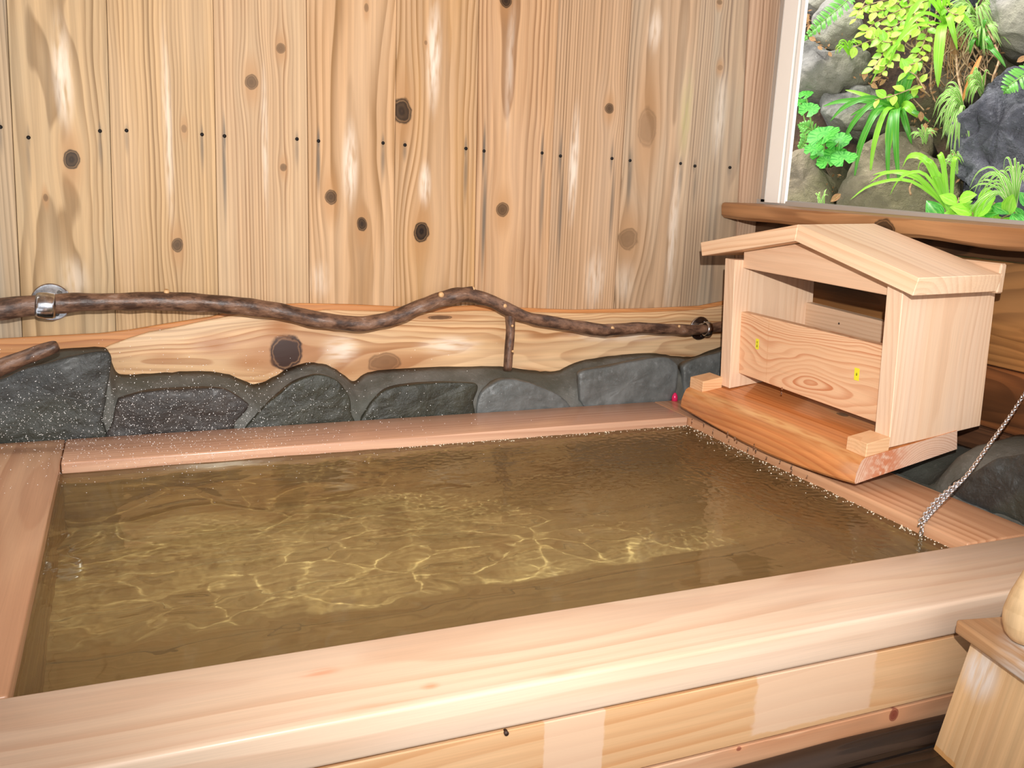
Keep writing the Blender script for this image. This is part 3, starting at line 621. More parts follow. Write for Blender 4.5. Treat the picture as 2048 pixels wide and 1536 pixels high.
# mortar bank of the right curb
tp = [(1.0,-.80),(1.6,-.80),(2.05,-.815),(2.18,-.83),(2.27,-.92),(2.5,-.93),(2.8,-.93),(3.2,-.92),(3.35,-.86),(3.78,-.82)]
cols = spline([[y, z] for y, z in tp], 5); vs, fs = [], []
for (y, zt) in cols:
    xf_ = (X2+.012)*U; xb = XW*U
    rows = [(xf_, zz(-1.2)), (xf_, zz(-1.0)), (xf_+.02, zz(zt)-.06), (xf_+.05, zz(zt)-.03), (xf_+.09, zz(zt)-.012), (xb-.035, zz(zt)), (xb-.004, zz(zt)+.004), (xb-.004, zz(-1.2))]
    for k, (x, z_) in enumerate(rows):
        nn = .012*noise.noise(Vector((x*12, y*U*12, z_*12))) if 1 < k < 6 else 0
        vs.append((x+nn, y*U, z_+nn))
NR = 8
for i in range(len(cols)-1):
    for k in range(NR-1): fs.append((i*NR+k, (i+1)*NR+k, (i+1)*NR+k+1, i*NR+k+1))
mesh('mortar', vs, fs, morM, curb2, smooth=True)
XS2 = X2+.035
ST2 = [([(1893,985),(1910,965),(1945,950),(1990,925),(2048,910),(2130,915),(2200,980),(2200,1120),(2110,1090),(2040,1052),(1960,1016)], stA, .018, 11),
       ]
for (pl, mt, dp, sd) in ST2: chip(dome('stone', px_poly(pl, 0, XS2), mt, curb2, depth=dp, back=.05, nrm=(-1, 0, .35), seed=sd, rough=.004, flat=.4, rings=22, sub=12), .010, (-1, 0, .3), sd)

# ---------------------------------------------------------------- branch handrails
ma, t, h, p, out = mat_base('dark_branch_bark')
a = h.n('ShaderNodeAttribute', attribute_name='gc'); v = a.outputs['Vector']
n1 = h.noise(h.v('MULTIPLY', v, (42, 42, 20)), 1, 5, .65); n2 = h.noise(h.v('MULTIPLY', v, (160, 160, 55)), 1, 3)
c = h.mix(h.ss(n1, .36, .62), C('3c281e'), C('7a5a46')); c = h.mix(h.m('MULTIPLY', h.ss(n1, .60, .68), .7), c, C('988070')); c = h.mix(h.m('MULTIPLY', h.ss(n2, .55, .75), .6), c, C('24140d'))
h.put(p, 'Base Color', c); p.inputs['Roughness'].default_value = .45; b = h.n('ShaderNodeBump'); b.inputs['Strength'].default_value = .7; b.inputs['Distance'].default_value = .003
h.put(b, 'Height', h.m('ADD', n1, h.m('MULTIPLY', n2, .4))); h.put(p, 'Normal', b.outputs[0]); bark = ma
cutw = wood('cut_branch_wood', 'd8ae7c', 'a87850', pith=(0, 0), freq=500, warp=.01, seed=3)
YR = 3.67
rail = empty('branch_handrail', W(1.0, YR, -.6), 'long crooked brown branch handrail held to the plank wall by two steel brackets', 'handrail')
RL = [(-60,626,22),(0,619,22),(60,612,21),(110,608,20),(160,605,19),(240,603,19.5),(330,603,20),(420,607,19),(500,613,18),(560,622,17),(620,636,17),(680,645,17),(728,647,16),(767,641,16),(806,628,15),(845,611,15),(884,598,16),(923,589,15.5),(955,594,14),(986,604,13),(1021,621,14),(1060,636,12.5),(1119,647,12),(1197,660,12.5),(1224,659,13),(1275,656,11.5),(1334,658,11),(1380,660,10.5),(1416,657,10),(1450,652,10),(1485,648,10)]
def rl(px, py, rp, y=YR): p = at(px, py, 1, y); q = at(px, py+rp, 1, y); return [p.x, p.y, p.z, (p-q).length*.95]
rows = spline([rl(*q) for q in RL], 5)
tube('rail', [r[:3] for r in rows], [r[3] for r in rows], bark, rail, n=20, jit=.2)
rows = [rl(884, 597, 14), rl(905, 589, 11), rl(925, 583, 8.5), rl(945, 578, 6)]
s_ = tube('fork_stub', [r[:3] for r in rows], [r[3] for r in rows], bark, rail, n=12, jit=.1)
r0, r1 = rows[-1], rl(948, 577.5, 5.5); tube('cut_face', [r0[:3], r1[:3]], [r0[3]*1.02, r1[3]], cutw, s_, n=12)
rows = spline([rl(1020, 625, 10.5), rl(1021, 660, 9.5), rl(1018, 700, 9.5), rl(1015, 740, 9)], 4)
sp = tube('support_post', [r[:3] for r in rows], [r[3] for r in rows], bark, rail, n=14, jit=.08)
def scar(px, py, r, par, y, rr):  # pale pruned twig scar on the front of the branch
    p = at(px, py, 1, y); tube('twig_scar', [p+Vector((0, .004, 0)), p-Vector((0, .002, -.0005))], [r*1.15, r*.8], cutw, par, n=10)
for (px, py, r) in ((883, 590, .0075), (1010, 612, .006), (1225, 657, .0065), (1359, 653, .004), (792, 630, .004), (1027, 628, .004)): scar(px, py, r, rail.children[0], YR-.5*(rl(px, py, 13)[3]/U)*1.75, 0)
for (px, py) in ((1025, 652), (1026, 703)): scar(px, py, .0035, sp, YR-.028, 0)
p = at(333, 583, 1, YR); tube('twig_scar', [p-Vector((0, 0, .006)), p+Vector((0, -.004, .004))], [.008, .005], cutw, rail.children[0], n=10)
steel = plain('brushed_steel', 'c9c9cc', 'a8a8ac', scale=120, rough=.22, metal=1, bump=0)
dksteel = plain('screw_steel', '55504c', rough=.35, metal=.9)
def disc(name, c0, r0, th, mat, par, n=40, rim_=.15):
    pts = [c0, c0+Vector((0, -th*.7, 0)), c0+Vector((0, -th, 0))]
    return tube(name, pts, [r0, r0, r0*.95], mat, par, n=n, smooth=False)
def bracket(px, py, rpx, ringpx, ringr, wd, tilt):
    c0 = at(px, py, 1, YW-.02); r0 = (at(px, py+rpx, 1, YW-.02)-c0).length
    c0.y = YW*U-.001 if py < 620 else 3.76*U-.0005
    b_ = disc('bracket', c0, r0, .006, steel, rail)
    for k in range(3):
        th = math.radians(50+k*120); q = c0+Vector((math.cos(th)*r0*.68, -.006, math.sin(th)*r0*.68)); disc('screw', q, r0*.13, .002, dksteel, b_, 12)
    rc = Vector(rl(ringpx[0], ringpx[1], 10)[:3])
    # stem from flange to ring, and ring wrapped about the branch
    tube('stem', [c0+Vector((0, -.004, 0)), Vector((rc.x*.5+c0.x*.5, (c0.y+rc.y)/2+.01, (c0.z+rc.z)/2)), Vector((rc.x, rc.y+ringr*.9, rc.z))], r0*.42, steel, b_, n=16)
    ax = Vector((1, 0, tilt)).normalized(); u_ = ax.cross(Vector((0, 1, 0))).normalized(); v_ = ax.cross(u_); vs, fs = [], []; S, M = 36, 8
    for i in range(S):
        th = 2*math.pi*i/S; rd = u_*math.cos(th)+v_*math.sin(th)
        for k in range(M):
            ph = 2*math.pi*k/M; vs.append(rc+rd*(ringr+.0035*math.sin(ph)*(1.2))+ax*(wd/2*math.cos(ph)))
    for i in range(S):
        for k in range(M): fs.append((i*M+k, i*M+(k+1) % M, ((i+1) % S)*M+(k+1) % M, ((i+1) % S)*M+k))
    mesh('clamp_ring', vs, fs, steel, b_, smooth=True)
rr_ = rl(92, 609, 21)[3]; bracket(102, 605, 37, (92, 611), rr_*1.12, .040, -.1)
rr_ = rl(1416, 657, 10)[3]; bracket(1394, 655, 23, (1414, 658), rr_*1.28, .020, -.1)
rail2 = empty('branch_handrail', W(-.3, 3.5, -.75), 'short dark branch end slanting over the large grey stone by the rim', 'handrail')
YR2 = 3.5
rows = spline([rl(-90, 780, 19, YR2), rl(-30, 750, 18, YR2), rl(0, 735, 17, YR2), rl(40, 719, 16, YR2), rl(80, 704, 15, YR2), rl(108, 694, 13.5, YR2), rl(116, 691, 10, YR2)], 5)
tube('rail', [r[:3] for r in rows], [r[3] for r in rows], bark, rail2, n=18, jit=.12, seed=4)
# ---------------------------------------------------------------- spout house
hs = empty('spout_house', W(2.5, 2.75, -.95), 'new pale cedar spout cover shaped like a little gabled house, on the tub corner', 'spout house')
YN, YFp = 2.25, 3.24             # outer faces of near and far side panels
TP = .07                          # panel thickness
hw = lambda nm, lt='e6c09c', dk='c48d66', bl='ecccae', pith=(0, .05), freq=110, warp=.05, seed=0, rough=.5, line=.5, **k: wood(nm, lt, dk, bl, pith=pith, freq=freq, warp=warp, line=line, blot=.4, seed=seed, rough=rough, bump=.15, streak=.2, **k)
def npt(px, py, y): p = at(px, py, 1, y*1.0); return p
# side profile measured on the near face
sA, sB, sC, sD = [npt(a, b, YN) for a, b in ((1805, 585), (1777.6, 896), (1960.4, 852), (1990.5, 587))]
ROOF_T = .02
def side_poly(): return [(sA.x, sA.z+.012), (sB.x, sB.z), (sC.x, sC.z), (sD.x, sD.z+.012)]
sidem = hw('house_side_cedar', 'e6c4a4', 'c9976f', 'e9cfb8', pith=(sB.x+.11, .09), warp=.07, seed=101)
def xz_prism(name, poly, y0, y1, mat, par, along='z', bev=.0012, seed=0):
    """polygon in the x-z plane, extruded in y"""
    if along == 'z': return prism(name, [(b, a) for a, b in poly], (0, y0*U, 0), (0, 0, 1), (1, 0, 0), (0, 1, 0), (y1-y0)*U, mat, par, bev, 1, (0, 0, seed))
    return prism(name, poly, (0, y0*U, 0), (1, 0, 0), (0, 0, 1), (0, 1, 0), (y1-y0)*U, mat, par, bev, 1, (0, 0, seed))
xz_prism('side_panel', side_poly(), YN, YN+TP, sidem, hs)
xz_prism('side_panel', side_poly(), YFp-TP, YFp, sidem, hs, seed=.9)
lean = (sB.x-sA.x)/(sB.z-sA.z)
def yz_board(name, zy, x0z, th, mat, seed=0, parent=hs, lean_=None):
    """polygon of (y, z) layout->metres points standing across the house, following the lean; x0z: x at z=sB.z"""
    ln_ = lean if lean_ is None else lean_
    up = Vector((ln_, 0, 1)).normalized(); o = Vector((x0z, 0, sB.z))
    poly = [(y, (z-sB.z)/up.z) for y, z in zy]
    return prism(name, poly, o, (0, 1, 0), up, up.cross(Vector((0, 1, 0)))*-1, th, mat, parent, .0012, 1, (0, 0, seed))
REC = .045*U
xF = sB.x+REC
def on_lean(px, py, x0z):
    # intersection of the sight line with the leaning front plane
    r = ray(px, py); c0 = Vector((0, 0, CZ)); up = Vector((lean, 0, 1)); n = up.cross(Vector((0, 1, 0))).normalized(); t = (Vector((x0z, 0, sB.z))-c0).dot(n)/r.dot(n); return c0+r*t
def L_(px, py, x=None): p = on_lean(px, py, xF if x is None else x); return (p.y, p.z)
yI0, yI1 = (YN+TP)*U, (YFp-TP)*U
def clampy(poly): return [(min(max(y, yI0), yI1), z) for y, z in poly]
cathed = hw('house_front_cedar', 'e6bd97', 'c47c52', 'e3b78f', pith=(L_(1640, 775)[1]-sB.z, .05), freq=120, warp=.16, seed=104, line=.95, wscale=3.2,
            pales=[(L_(1535, 700)[1]-sB.z, L_(1535, 700)[0], .2, .003, .5)], pale_col='cf9566')
def span(pl, pr, ql, qr):
    # board between top edge (left, right pixels) and bottom edge; stretched to the panels
    (y0, z0), (y1, z1) = L_(*pl), L_(*pr); (y2, z2), (y3, z3) = L_(*ql), L_(*qr)
    zt = lambda y: z0+(z1-z0)*(y-y0)/(y1-y0); zb = lambda y: z2+(z3-z2)*(y-y2)/(y3-y2)
    return [(yI0, zb(yI0)), (yI1, zb(yI1)), (yI1, zt(yI1)), (yI0, zt(yI0))]
fp = span((1478.7, 622.7), (1763, 691), (1476.8, 745.8), (1748, 843.5))
yz_board('front_board', fp, xF, .022, cathed)
frontb = [c_ for c_ in hs.children if c_.name.startswith('front_board')][0]
# roof geometry on its front plane
XRF = 2.30
aT, aB = at(1596, 449, 0, XRF), at(1590, 482, 0, XRF); eRT, eRB = at(1838, 556, 0, XRF), at(1825, 592, 0, XRF); eLT, eLB = at(1401, 485, 0, XRF), at(1403.5, 512, 0, XRF)
# gable board: pentagon under the roof
gb = span((1486, 520), (1774, 560), (1486.5, 536), (1773.8, 590.7))
rz = lambda y: (aB.z+(eRB.z-aB.z)*(y-aB.y)/(eRB.y-aB.y)) if y < aB.y else (aB.z+(eLB.z-aB.z)*(y-aB.y)/(eLB.y-aB.y))
gpoly = [gb[0], gb[1], (yI1, rz(yI1)+.001), (aB.y, aB.z+.0), (yI0, rz(yI0)+.001)]
gabm = hw('house_gable_cedar', 'e2bd9c', 'c58f68', 'e6c6a8', pith=(gb[0][1]-sB.z+.02, .04), freq=110, seed=106)
yz_board('gable_board', gpoly, xF, .02, gabm)
# back board and back rail
xBk = at(1612, 605, 1, YFp-TP)
bk_top = xBk.z
hh = lambda px, py: on_lean(px, py, xBk.x+(sB.z-xBk.z)*lean)
zr = hh(1764, 648).z
backm = hw('house_back_cedar', 'd9b797', 'b98a66', 'dcbd9e', seed=108)
bxo = xBk.x+(sB.z-bk_top)*lean
yz_board('back_board', [(yI0, sB.z+.01), (yI1, sB.z+.05), (yI1, bk_top), (yI0, zr)], bxo, .02, backm)
tube('screw', [hh(1678, 647)+Vector((.002, 0, 0)), hh(1678, 647)-Vector((.0006, 0, 0))], .0028, dksteel, [c_ for c_ in hs.children if c_.name.startswith('back_board')][0], n=10)
# roof slabs: follow the slope, run back to the wall side
rr_top = at(1752, 447, 1, aT.y/U); rr_e = at(2003.6, 549, 1, eRT.y/U); rr_eb = at(2000, 583, 1, eRB.y/U)
dd = (rr_e.x-eRT.x); dz1 = rr_e.z-eRT.z; dz0 = 0.0
bkx = (rr_top.x+rr_e.x)/2
roofm = hw('house_roof_cedar', 'ecc9a6', 'cb946a', 'efd2b5', pith=(.02, .07), freq=85, warp=.08, seed=110, line=.55)
def slab(name, fT0, fT1, fB1, fB0, xb0, xb1, mat, seed):
    """roof slab: front quad (ridge top, eave top, eave bottom, ridge bottom) carried back in x"""
    fr_ = [fT0, fT1, fB1, fB0]; k0, k1 = xb0-fT0.x, xb1-fT1.x
    bk_ = [fT0+Vector((k0, 0, dz1)), fT1+Vector((k1, 0, dz1)), fB1+Vector((k1, 0, dz1)), fB0+Vector((k0, 0, dz1))]
    bm = bmesh.new(); a = [bm.verts.new(v) for v in fr_]; b = [bm.verts.new(v) for v in bk_]
    bm.faces.new(a); bm.faces.new(b[::-1])
    for i in range(4): bm.faces.new((a[i], b[i], b[(i+1) % 4], a[(i+1) % 4]))
    bmesh.ops.recalc_face_normals(bm, faces=bm.faces); bmesh.ops.bevel(bm, geom=list(bm.edges), offset=.0012, segments=1, affect='EDGES')
    org = sum(fr_+bk_, Vector())/8; ey = (fT1-fT0).normalized(); ex_ = Vector((1, 0, 0)); et = ex_.cross(ey).normalized(); g_ = []
    for v in bm.verts: q = v.co-fT0; g_.append((q.x, q.dot(et), q.dot(ey)+seed)); v.co -= org
    me = bpy.data.meshes.new(name); bm.to_mesh(me); bm.free(); set_gc(me, g_); o = link(name, me, mat, hs); o.location = org; return o
slab('roof_panel', aT, eRT, eRB, aB, bkx, bkx, roofm, .0)
slab('roof_panel', aT+Vector((0, .0004, 0)), eLT, eLB, aB+Vector((0, .0004, 0)), bkx, bkx, roofm, 1.3)
# back batten that hooks on to the wall slab
bt = at(1999.5, 527, 1, eRT.y/U+.02); 
board('back_batten', (bkx+.001, eRT.y+.008, bt.z-.06), (bkx+.018, aT.y+.03, at(1999.5, 527, 0, (bkx+.001)/U).z), 'y', backm, hs, seed=2)
# tray: sloping slab with rounded front, wet on top
tpx = [(1731, 915.5), (1724, 921), (1718.5, 932), (1712.5, 947), (1709.2, 964), (1711, 967.8), (1914, 898), (1914.5, 861)]
tp_ = [at(a, b, 1, YN-.004) for a, b in tpx]; yT1 = at(1363, 815, 0, 2.253).y
traym = wood('tray_cedar', 'cc8650', 'a4552c', 'bd7440', pith=(2.45*U, .09), freq=85, warp=.09, line=.6, blot=.6, seed=115, rough=.16, bump=.1, spec=.6,
             knots=[(at(1640, 815, 0, 2.5).x+.01, 2.62*U, .008, .016, .9)], pales=[(2.27*U, 2.8*U, .03, .5, .85)], pale_col='e0b47a', tints=())
vs, fs, gcs = [], [], []; M = len(tp_); NS = 24
for i in range(NS+1):
    t = i/NS; y = tp_[0].y+(yT1-tp_[0].y)*t
    for k, q in enumerate(tp_):
        bow = -.026*math.sin(math.pi*t**.8)*(1 if k < 6 else 0); x, z_ = q.x+bow, q.z-(.008*math.sin(math.pi*t**.8) if 2 < k < 6 else 0); vs.append((x, y, z_)); gcs.append((x, (z_-tp_[4].z), y))
for i in range(NS):
    for k in range(M): fs.append((i*M+k, (i+1)*M+k, (i+1)*M+(k+1) % M, i*M+(k+1) % M))
fs.append(tuple(range(M))); fs.append(tuple(NS*M+k for k in range(M))[::-1])
tr = mesh('tray', vs, fs, traym, hs, gcs, smooth=True)
bm = bmesh.new(); bm.from_mesh(tr.data); bmesh.ops.recalc_face_normals(bm, faces=bm.faces)
bm.faces.ensure_lookup_table(); endm = wood('tray_end_grain', 'dcbaa2', 'bb866a', 'd8b092', pith=(2.60*U, -.05), freq=190, warp=.01, line=.8, blot=.3, seed=118, rough=.4, streak=.1, pales=[(2.37*U, YN*U, .085, 2, .85)], pale_col='bf7048')
tr.data.materials.append(endm); bm.faces[NS*M].material_index = 1
for e in bm.edges:
    if e.calc_face_angle(0) > .6: e.smooth = False
bm.to_mesh(tr.data); bm.free()
# end blocks on the tray
def tray_z(x): 
    a, b = tp_[0], tp_[7]; return a.z+(b.z-a.z)*(x-a.x)/(b.x-a.x)
blkm = hw('tray_block_cedar', 'e2b488', 'c48552', 'e6bf96', seed=120, rough=.35)
def block(y0, y1, x0, x1, hgt):
    xz_prism('tray_block', [(x0, tray_z(x0)-.0005), (x1, tray_z(x1)-.0005), (x1, tray_z(x1)+hgt), (x0, tray_z(x0)+hgt)], y0/U, y1/U, blkm, hs, 'x', bev=.0012, seed=y0)
xb0 = tp_[0].x+.001
block(tp_[0].y+.001, tp_[0].y+.058, xb0, sB.x-.0005, .029)
block(yT1-.062, yT1-.002, xb0, sB.x-.0005, .029)
# little yellow stickers with printed marks
yel = plain('yellow_sticker', 'e8e23a', rough=.4); ink = plain('olive_ink', '6d6a1c', rough=.6)
def sticker(px, py, w_, h_, strokes):
    c0 = on_lean(px, py, xF)-Vector((.0006, 0, 0)); up = Vector((lean, 0, 1)).normalized(); s = (on_lean(px, py+10, xF)-on_lean(px, py, xF)).length/10
    sy = w_
    def quad(nm, cy, cz, wy, wz, off, mat, par):
        o = c0-Vector((off, 0, 0))+up*cz+Vector((0, -cy, 0)); return prism(nm, [(-wy, -wz), (wy, -wz), (wy, wz), (-wy, wz)], o, (0, 1, 0), up, (-1, 0, 0), .0004, mat, par, bev=0)
    b_ = quad('sticker', 0, 0, w_/2, h_*s/2, 0, yel, frontb)
    for (a, b, c_, d_) in strokes: quad('print', a*w_, b*h_*s, c_*w_, d_*h_*s, .0005, ink, b_)
sticker(1515, 688, .0125, 21, [(0, .24, .22, .018), (0, .17, .02, .09), (-.1, .12, .12, .015), (.08, .1, .02, .05), (0, -.08, .2, .016), (0, -.17, .02, .1), (-.12, -.2, .02, .06), (.12, -.2, .02, .06), (0, -.28, .18, .016)])
sticker(1714, 748.5, .0145, 25, [(0, .02, .15, .018), (0, 0, .02, .10), (-.08, -.07, .02, .05), (.09, -.06, .02, .05), (0, .09, .1, .014)])
# ---------------------------------------------------------------- falling drops
gls, t, h, p, out = mat_base('clear_water_drop'); t.nodes.remove(p)
g2 = h.n('ShaderNodeBsdfGlass'); g2.inputs['IOR'].default_value = 1.33; g2.inputs['Roughness'].default_value = .02; t.links.new(g2.outputs[0], out.inputs[0])
bm = bmesh.new(); DR = random.Random(3)
def drop(c, r, el=1.5):
    ret = bmesh.ops.create_icosphere(bm, subdivisions=1, radius=r)
    for v in ret['verts']: v.co.z *= el; v.co += c
for (px, py, r, el) in ((1403, 876, .003, .8), (1410, 874, .0028, 1.2), (1426, 884, .0036, 1), (1426, 862, .0016, 3), (1425, 870, .0015, 3.5), (1455, 868, .0022, 3.2), (1458, 880, .002, 1.3), (1470, 876, .0026, 1.4), (1474, 882, .002, 1.3), (1496, 898, .0024, 2), (1508, 893, .0022, 3.4), (1512, 900, .0022, 2.5),
                        (1533, 915, .0026, 1), (1560, 923, .0022, 1), (1583, 933, .0022, 1.8), (1583, 941, .0026, 1.2), (1614, 952, .0022, 1), (1575, 959, .002, 1), (1524, 934, .002, 1), (1408, 848, .0018, 3), (1384, 842, .002, 3), (1563, 786, .0024, 1.6), (1564, 777, .002, 2)):
    drop(at(px, py, 0, 2.2 if py > 800 else 2.42), r, el)
me = bpy.data.meshes.new('water_drops'); bm.to_mesh(me); bm.free(); me.polygons.foreach_set('use_smooth', [True]*len(me.polygons))
dr = bpy.data.objects.new('water_drops', me); col.objects.link(dr); me.materials.append(gls); tag(dr, 'drops of hot water falling from the spout tray edge', 'water drops', kind='stuff')
bm = bmesh.new(); BR = random.Random(8)
for _ in range(420):
    if BR.random() < .5: x, y = X1-BR.random()**2*.03, BR.uniform(YI+.05, YF)
    elif BR.random() < .7: x, y = BR.uniform(.9, X1), YF-BR.random()**2*.03
    else: y = BR.uniform(2.3, 3.25); x = X1-.03-abs(BR.gauss(0, .05))
    r_ = BR.uniform(.0007, .0019); ret = bmesh.ops.create_icosphere(bm, subdivisions=1, radius=r_); c0 = W(x, y, ZWAT)+Vector((0, 0, .0012))
    for v in ret['verts']: v.co += c0
me = bpy.data.meshes.new('foam_bubbles'); bm.to_mesh(me); bm.free(); me.polygons.foreach_set('use_smooth', [True]*len(me.polygons))
fo = bpy.data.objects.new('foam_bubbles', me); col.objects.link(fo); me.materials.append(plain('bubble_sheen', 'e9dcc4', rough=.1, spec=.8)); tag(fo, 'fine beads of foam where the bath water meets the rim and below the spout', 'foam', kind='stuff')
# fine mist lit up over the rim and stones
bm = bmesh.new(); MR = random.Random(11); mv, mf = [], []
for _ in range(3200):
    px = MR.gauss(300, 250); py = MR.gauss(845, 60)
    if px < -50 or px > 1150 or py < 640 or py > 1010: continue
    c0 = at(px, py, 1, MR.uniform(2.7, 3.45)); r_ = .00052*MR.uniform(.5, 1.8)*(c0.y/1.9)
    b0 = len(mv); mv += [c0+Vector(q)*r_ for q in ((1,0,0),(-1,0,0),(0,1,0),(0,-1,0),(0,0,1),(0,0,-1))]
    mf += [tuple(b0+k for k in f) for f in ((0,2,4),(2,1,4),(1,3,4),(3,0,4),(2,0,5),(1,2,5),(3,1,5),(0,3,5))]
for v_ in mv: v_.z = max(v_.z, zz(ZWAT)+.004)
me = bpy.data.meshes.new('mist_droplets'); me.from_pydata(mv, [], mf)
mi = bpy.data.objects.new('mist_droplets', me); col.objects.link(mi); me.materials.append(plain('mist_white', 'ffffff', rough=.3)); tag(mi, 'tiny mist droplets hanging over the far rim and dark stones', 'mist', kind='stuff')

# ---------------------------------------------------------------- chain
chrome = plain('bright_chrome', 'f2f2f5', rough=.18, metal=1)
ch = empty('chain', W(2.3, 1.9, -1.0), 'bright chrome link chain hanging down over the right rim into the water', 'chain')
bm = bmesh.new(); S, M = 18, 7
LL, LWd, LR = .0130, .0105, .0019
vs, fs = [], []
for i in range(S):
    th = 2*math.pi*i/S; cx, cyy = math.cos(th)*(LWd/2-LR), math.sin(th)*(LL/2-LR); cx *= 1; 
    nrm_ = Vector((math.cos(th), math.sin(th), 0))
    for k in range(M):
        ph = 2*math.pi*k/M; v = Vector((cx, cyy, 0))+nrm_*(LR*math.cos(ph))+Vector((0, 0, LR*math.sin(ph))); vs.append(v)
for i in range(S):
    for k in range(M): fs.append((i*M+k, i*M+(k+1) % M, ((i+1) % S)*M+(k+1) % M, ((i+1) % S)*M+k))
lm = bpy.data.meshes.new('link'); lm.from_pydata(vs, [], fs); lm.polygons.foreach_set('use_smooth', [True]*len(fs)); lm.materials.append(chrome)
zrim = zz(ZR)+.004
pe = at(1842, 1045, 2, -.993); pw = at(1834, 1090, 0, 2.235); pt_ = at(2047, 790, 0, 2.87); pe.x = X1*U-.001
p4 = Vector((pe.x-.004, pe.y, zz(ZR)-.006)); p5 = Vector((pe.x-.008, pe.y-.003, zz(-1.3)))
def mid(px, py, t): # point on sight line at fraction of the way in x between edge and wall anchor
    x = (pe.x+(pt_.x-pe.x)*t)/U; return at(px, py, 0, x)
path = [pt_+(pt_-mid(2016.5, 837.5, .83))*1.5, pt_, mid(2016.5, 837.5, .83), mid(1973, 897, .60), mid(1937, 947, .42), mid(1902.6, 983, .26), mid(1870, 1018, .12), pe+Vector((0, 0, .001)), p4, p5]
def lay(path, pitch, ph0=0, twist=70):
    pts = [Vector(q) for q in spline([list(q) for q in path], 14)]; acc = 0; nxt = 0; k = 0
    for a, b in zip(pts, pts[1:]):
        d = (b-a).length
        while acc+d >= nxt:
            c0 = a.lerp(b, (nxt-acc)/d if d else 0); t_ = (b-a).normalized()
            o = bpy.data.objects.new('link', lm); col.objects.link(o); o.parent = ch; o.matrix_parent_inverse = Matrix.Translation(-ch.location)
            o.matrix_basis = Matrix.Translation(c0) @ t_.to_track_quat('Y', 'Z').to_matrix().to_4x4() @ Matrix.Rotation(math.radians(ph0+k*90+20), 4, 'Y')
            nxt += pitch; k += 1
        acc += d
lay(path, .0082)
off = Vector((-.008, .006, .006))
lay([mid(1917, 966, .33)+Vector((0, 0, .002)), mid(1898, 980, .25), mid(1874, 1005, .14)+off*.3, mid(1850, 1036, .02)+off*.3, p4+Vector((-.006, .005, 0))], .0082, 45)

# ---------------------------------------------------------------- pink peg, stool, turned wooden club
pk = plain('wet_pink_plastic', 'd0265a', rough=.2)
c0 = at(1349, 801, 2, -.99); c0 = at(1349, 801, 1, YB-.01); q0 = W(0, 0, ZR).z
tag(tube('pink_peg', [Vector((c0.x, c0.y, q0)), Vector((c0.x, c0.y, q0+.012)), Vector((c0.x, c0.y, q0+.018)), Vector((c0.x, c0.y, q0+.022)), Vector((c0.x, c0.y, q0+.0235))], [.0095, .0085, .0062, .0035, .001], pk, None, n=18),
    'small bright pink rounded plastic plug on the far rim by the spout house', 'plug')
stl = wood('worn_stool_cedar', 'd9b68c', 'ad8458', 'ccaa86', pith=(.0, .06), freq=110, warp=.06, line=.45, blot=.7, seed=130, rough=.55, bump=.4,
           pales=[(-.02, .12, .05, .06, .0)])
st = empty('bath_stool', W(2.0, 1.2, -1.34), 'worn pale wooden bath stool with splayed sides standing against the tub front', 'stool')
ZS = -1.005
A = at(1912, 1238, 2, ZS); B = at(2048, 1333, 2, ZS); Cc = at(2024, 1200, 2, ZS)
e1 = (B-A).normalized(); e2 = Vector((-e1.y, e1.x, 0)); e2 = e2 if e2.x > 0 else -e2
if A.y > YO*U-.004: A.y = YO*U-.004
stp = wood('stool_top_cedar', 'c39c74', '9a7148', 'a87a50', pith=(.1, .08), freq=100, warp=.06, line=.5, blot=.8, seed=131, rough=.55, bump=.4, pales=[(.045, .09, .045, .05, 1.0), (.0, .13, .02, .06, .9)], pale_col='d9d2cb')
top = prism('stool_top', [(0, 0), (.36, 0), (.36, .24), (0, .24)], A, e1, e2, (0, 0, -1), .022, stp, st, bev=.004, seg=2)
# splayed side panel on the left, facing the tub's open side
stf = wood('stool_side_cedar', 'dcb98c', 'b58b5c', 'c9a47c', pith=(.12, .05), freq=110, warp=.05, line=.5, blot=.6, seed=133, rough=.55, bump=.4,
           pales=[(.035, -.04, .045, .05, 1.0)], pale_col='dedad8', tints=[(.0, -.20, .05, .025, .7), (.08, -.215, .05, .02, .7)], tint_col='c8904e')
ins = .020
Q = A+e1*.014+e2*ins+Vector((0, 0, -.022))
# find the panel's lower far corner: on the sight line, as far along as the tub front allows
r = ray(1861, 1509.6); yb_ = Q.y+.004; tt = yb_/r.y; Lc = Vector((r.x*tt, yb_, r.z*tt+CZ))
dn = Lc-Q; wid = e1*.32
hgt = dn.length; dnn = dn.normalized()
print('STOOL', A, Q, Lc, 'floor gap', Lc.z)
nrm_ = dnn.cross(e1).normalized()
if nrm_.x < 0: nrm_ = -nrm_
k_ = (Lc.z)/(-dnn.z)   # how far below to the floor
prism('side_panel', [(0, 0), (-hgt, 0), (-hgt, .32), (0, .32)], Q, -dnn, e1, nrm_, .018, stf, st, bev=.002)
far_ = Q+e2*.19+Vector((0, 0, 0)); dn2 = Vector((dnn.x*-1, dnn.y, dnn.z)).normalized(); n2 = dn2.cross(e1).normalized()
prism('side_panel', [(0, 0), (-hgt, 0), (-hgt, .32), (0, .32)], far_, -dn2, e1, n2, .018, stf, st, bev=.002)
board('stretcher', (Q+e2*.005+e1*.12+dnn*hgt*.5)[:], (Q+e2*.005+e1*.12+dnn*hgt*.5+Vector((.19, .018, -.05)))[:], 'x', stf, st)
pd = wood('turned_club_wood', 'd8b98e', 'b08d60', 'cfae84', pith=(0, 0), freq=300, warp=.02, line=.3, seed=140, rough=.6)
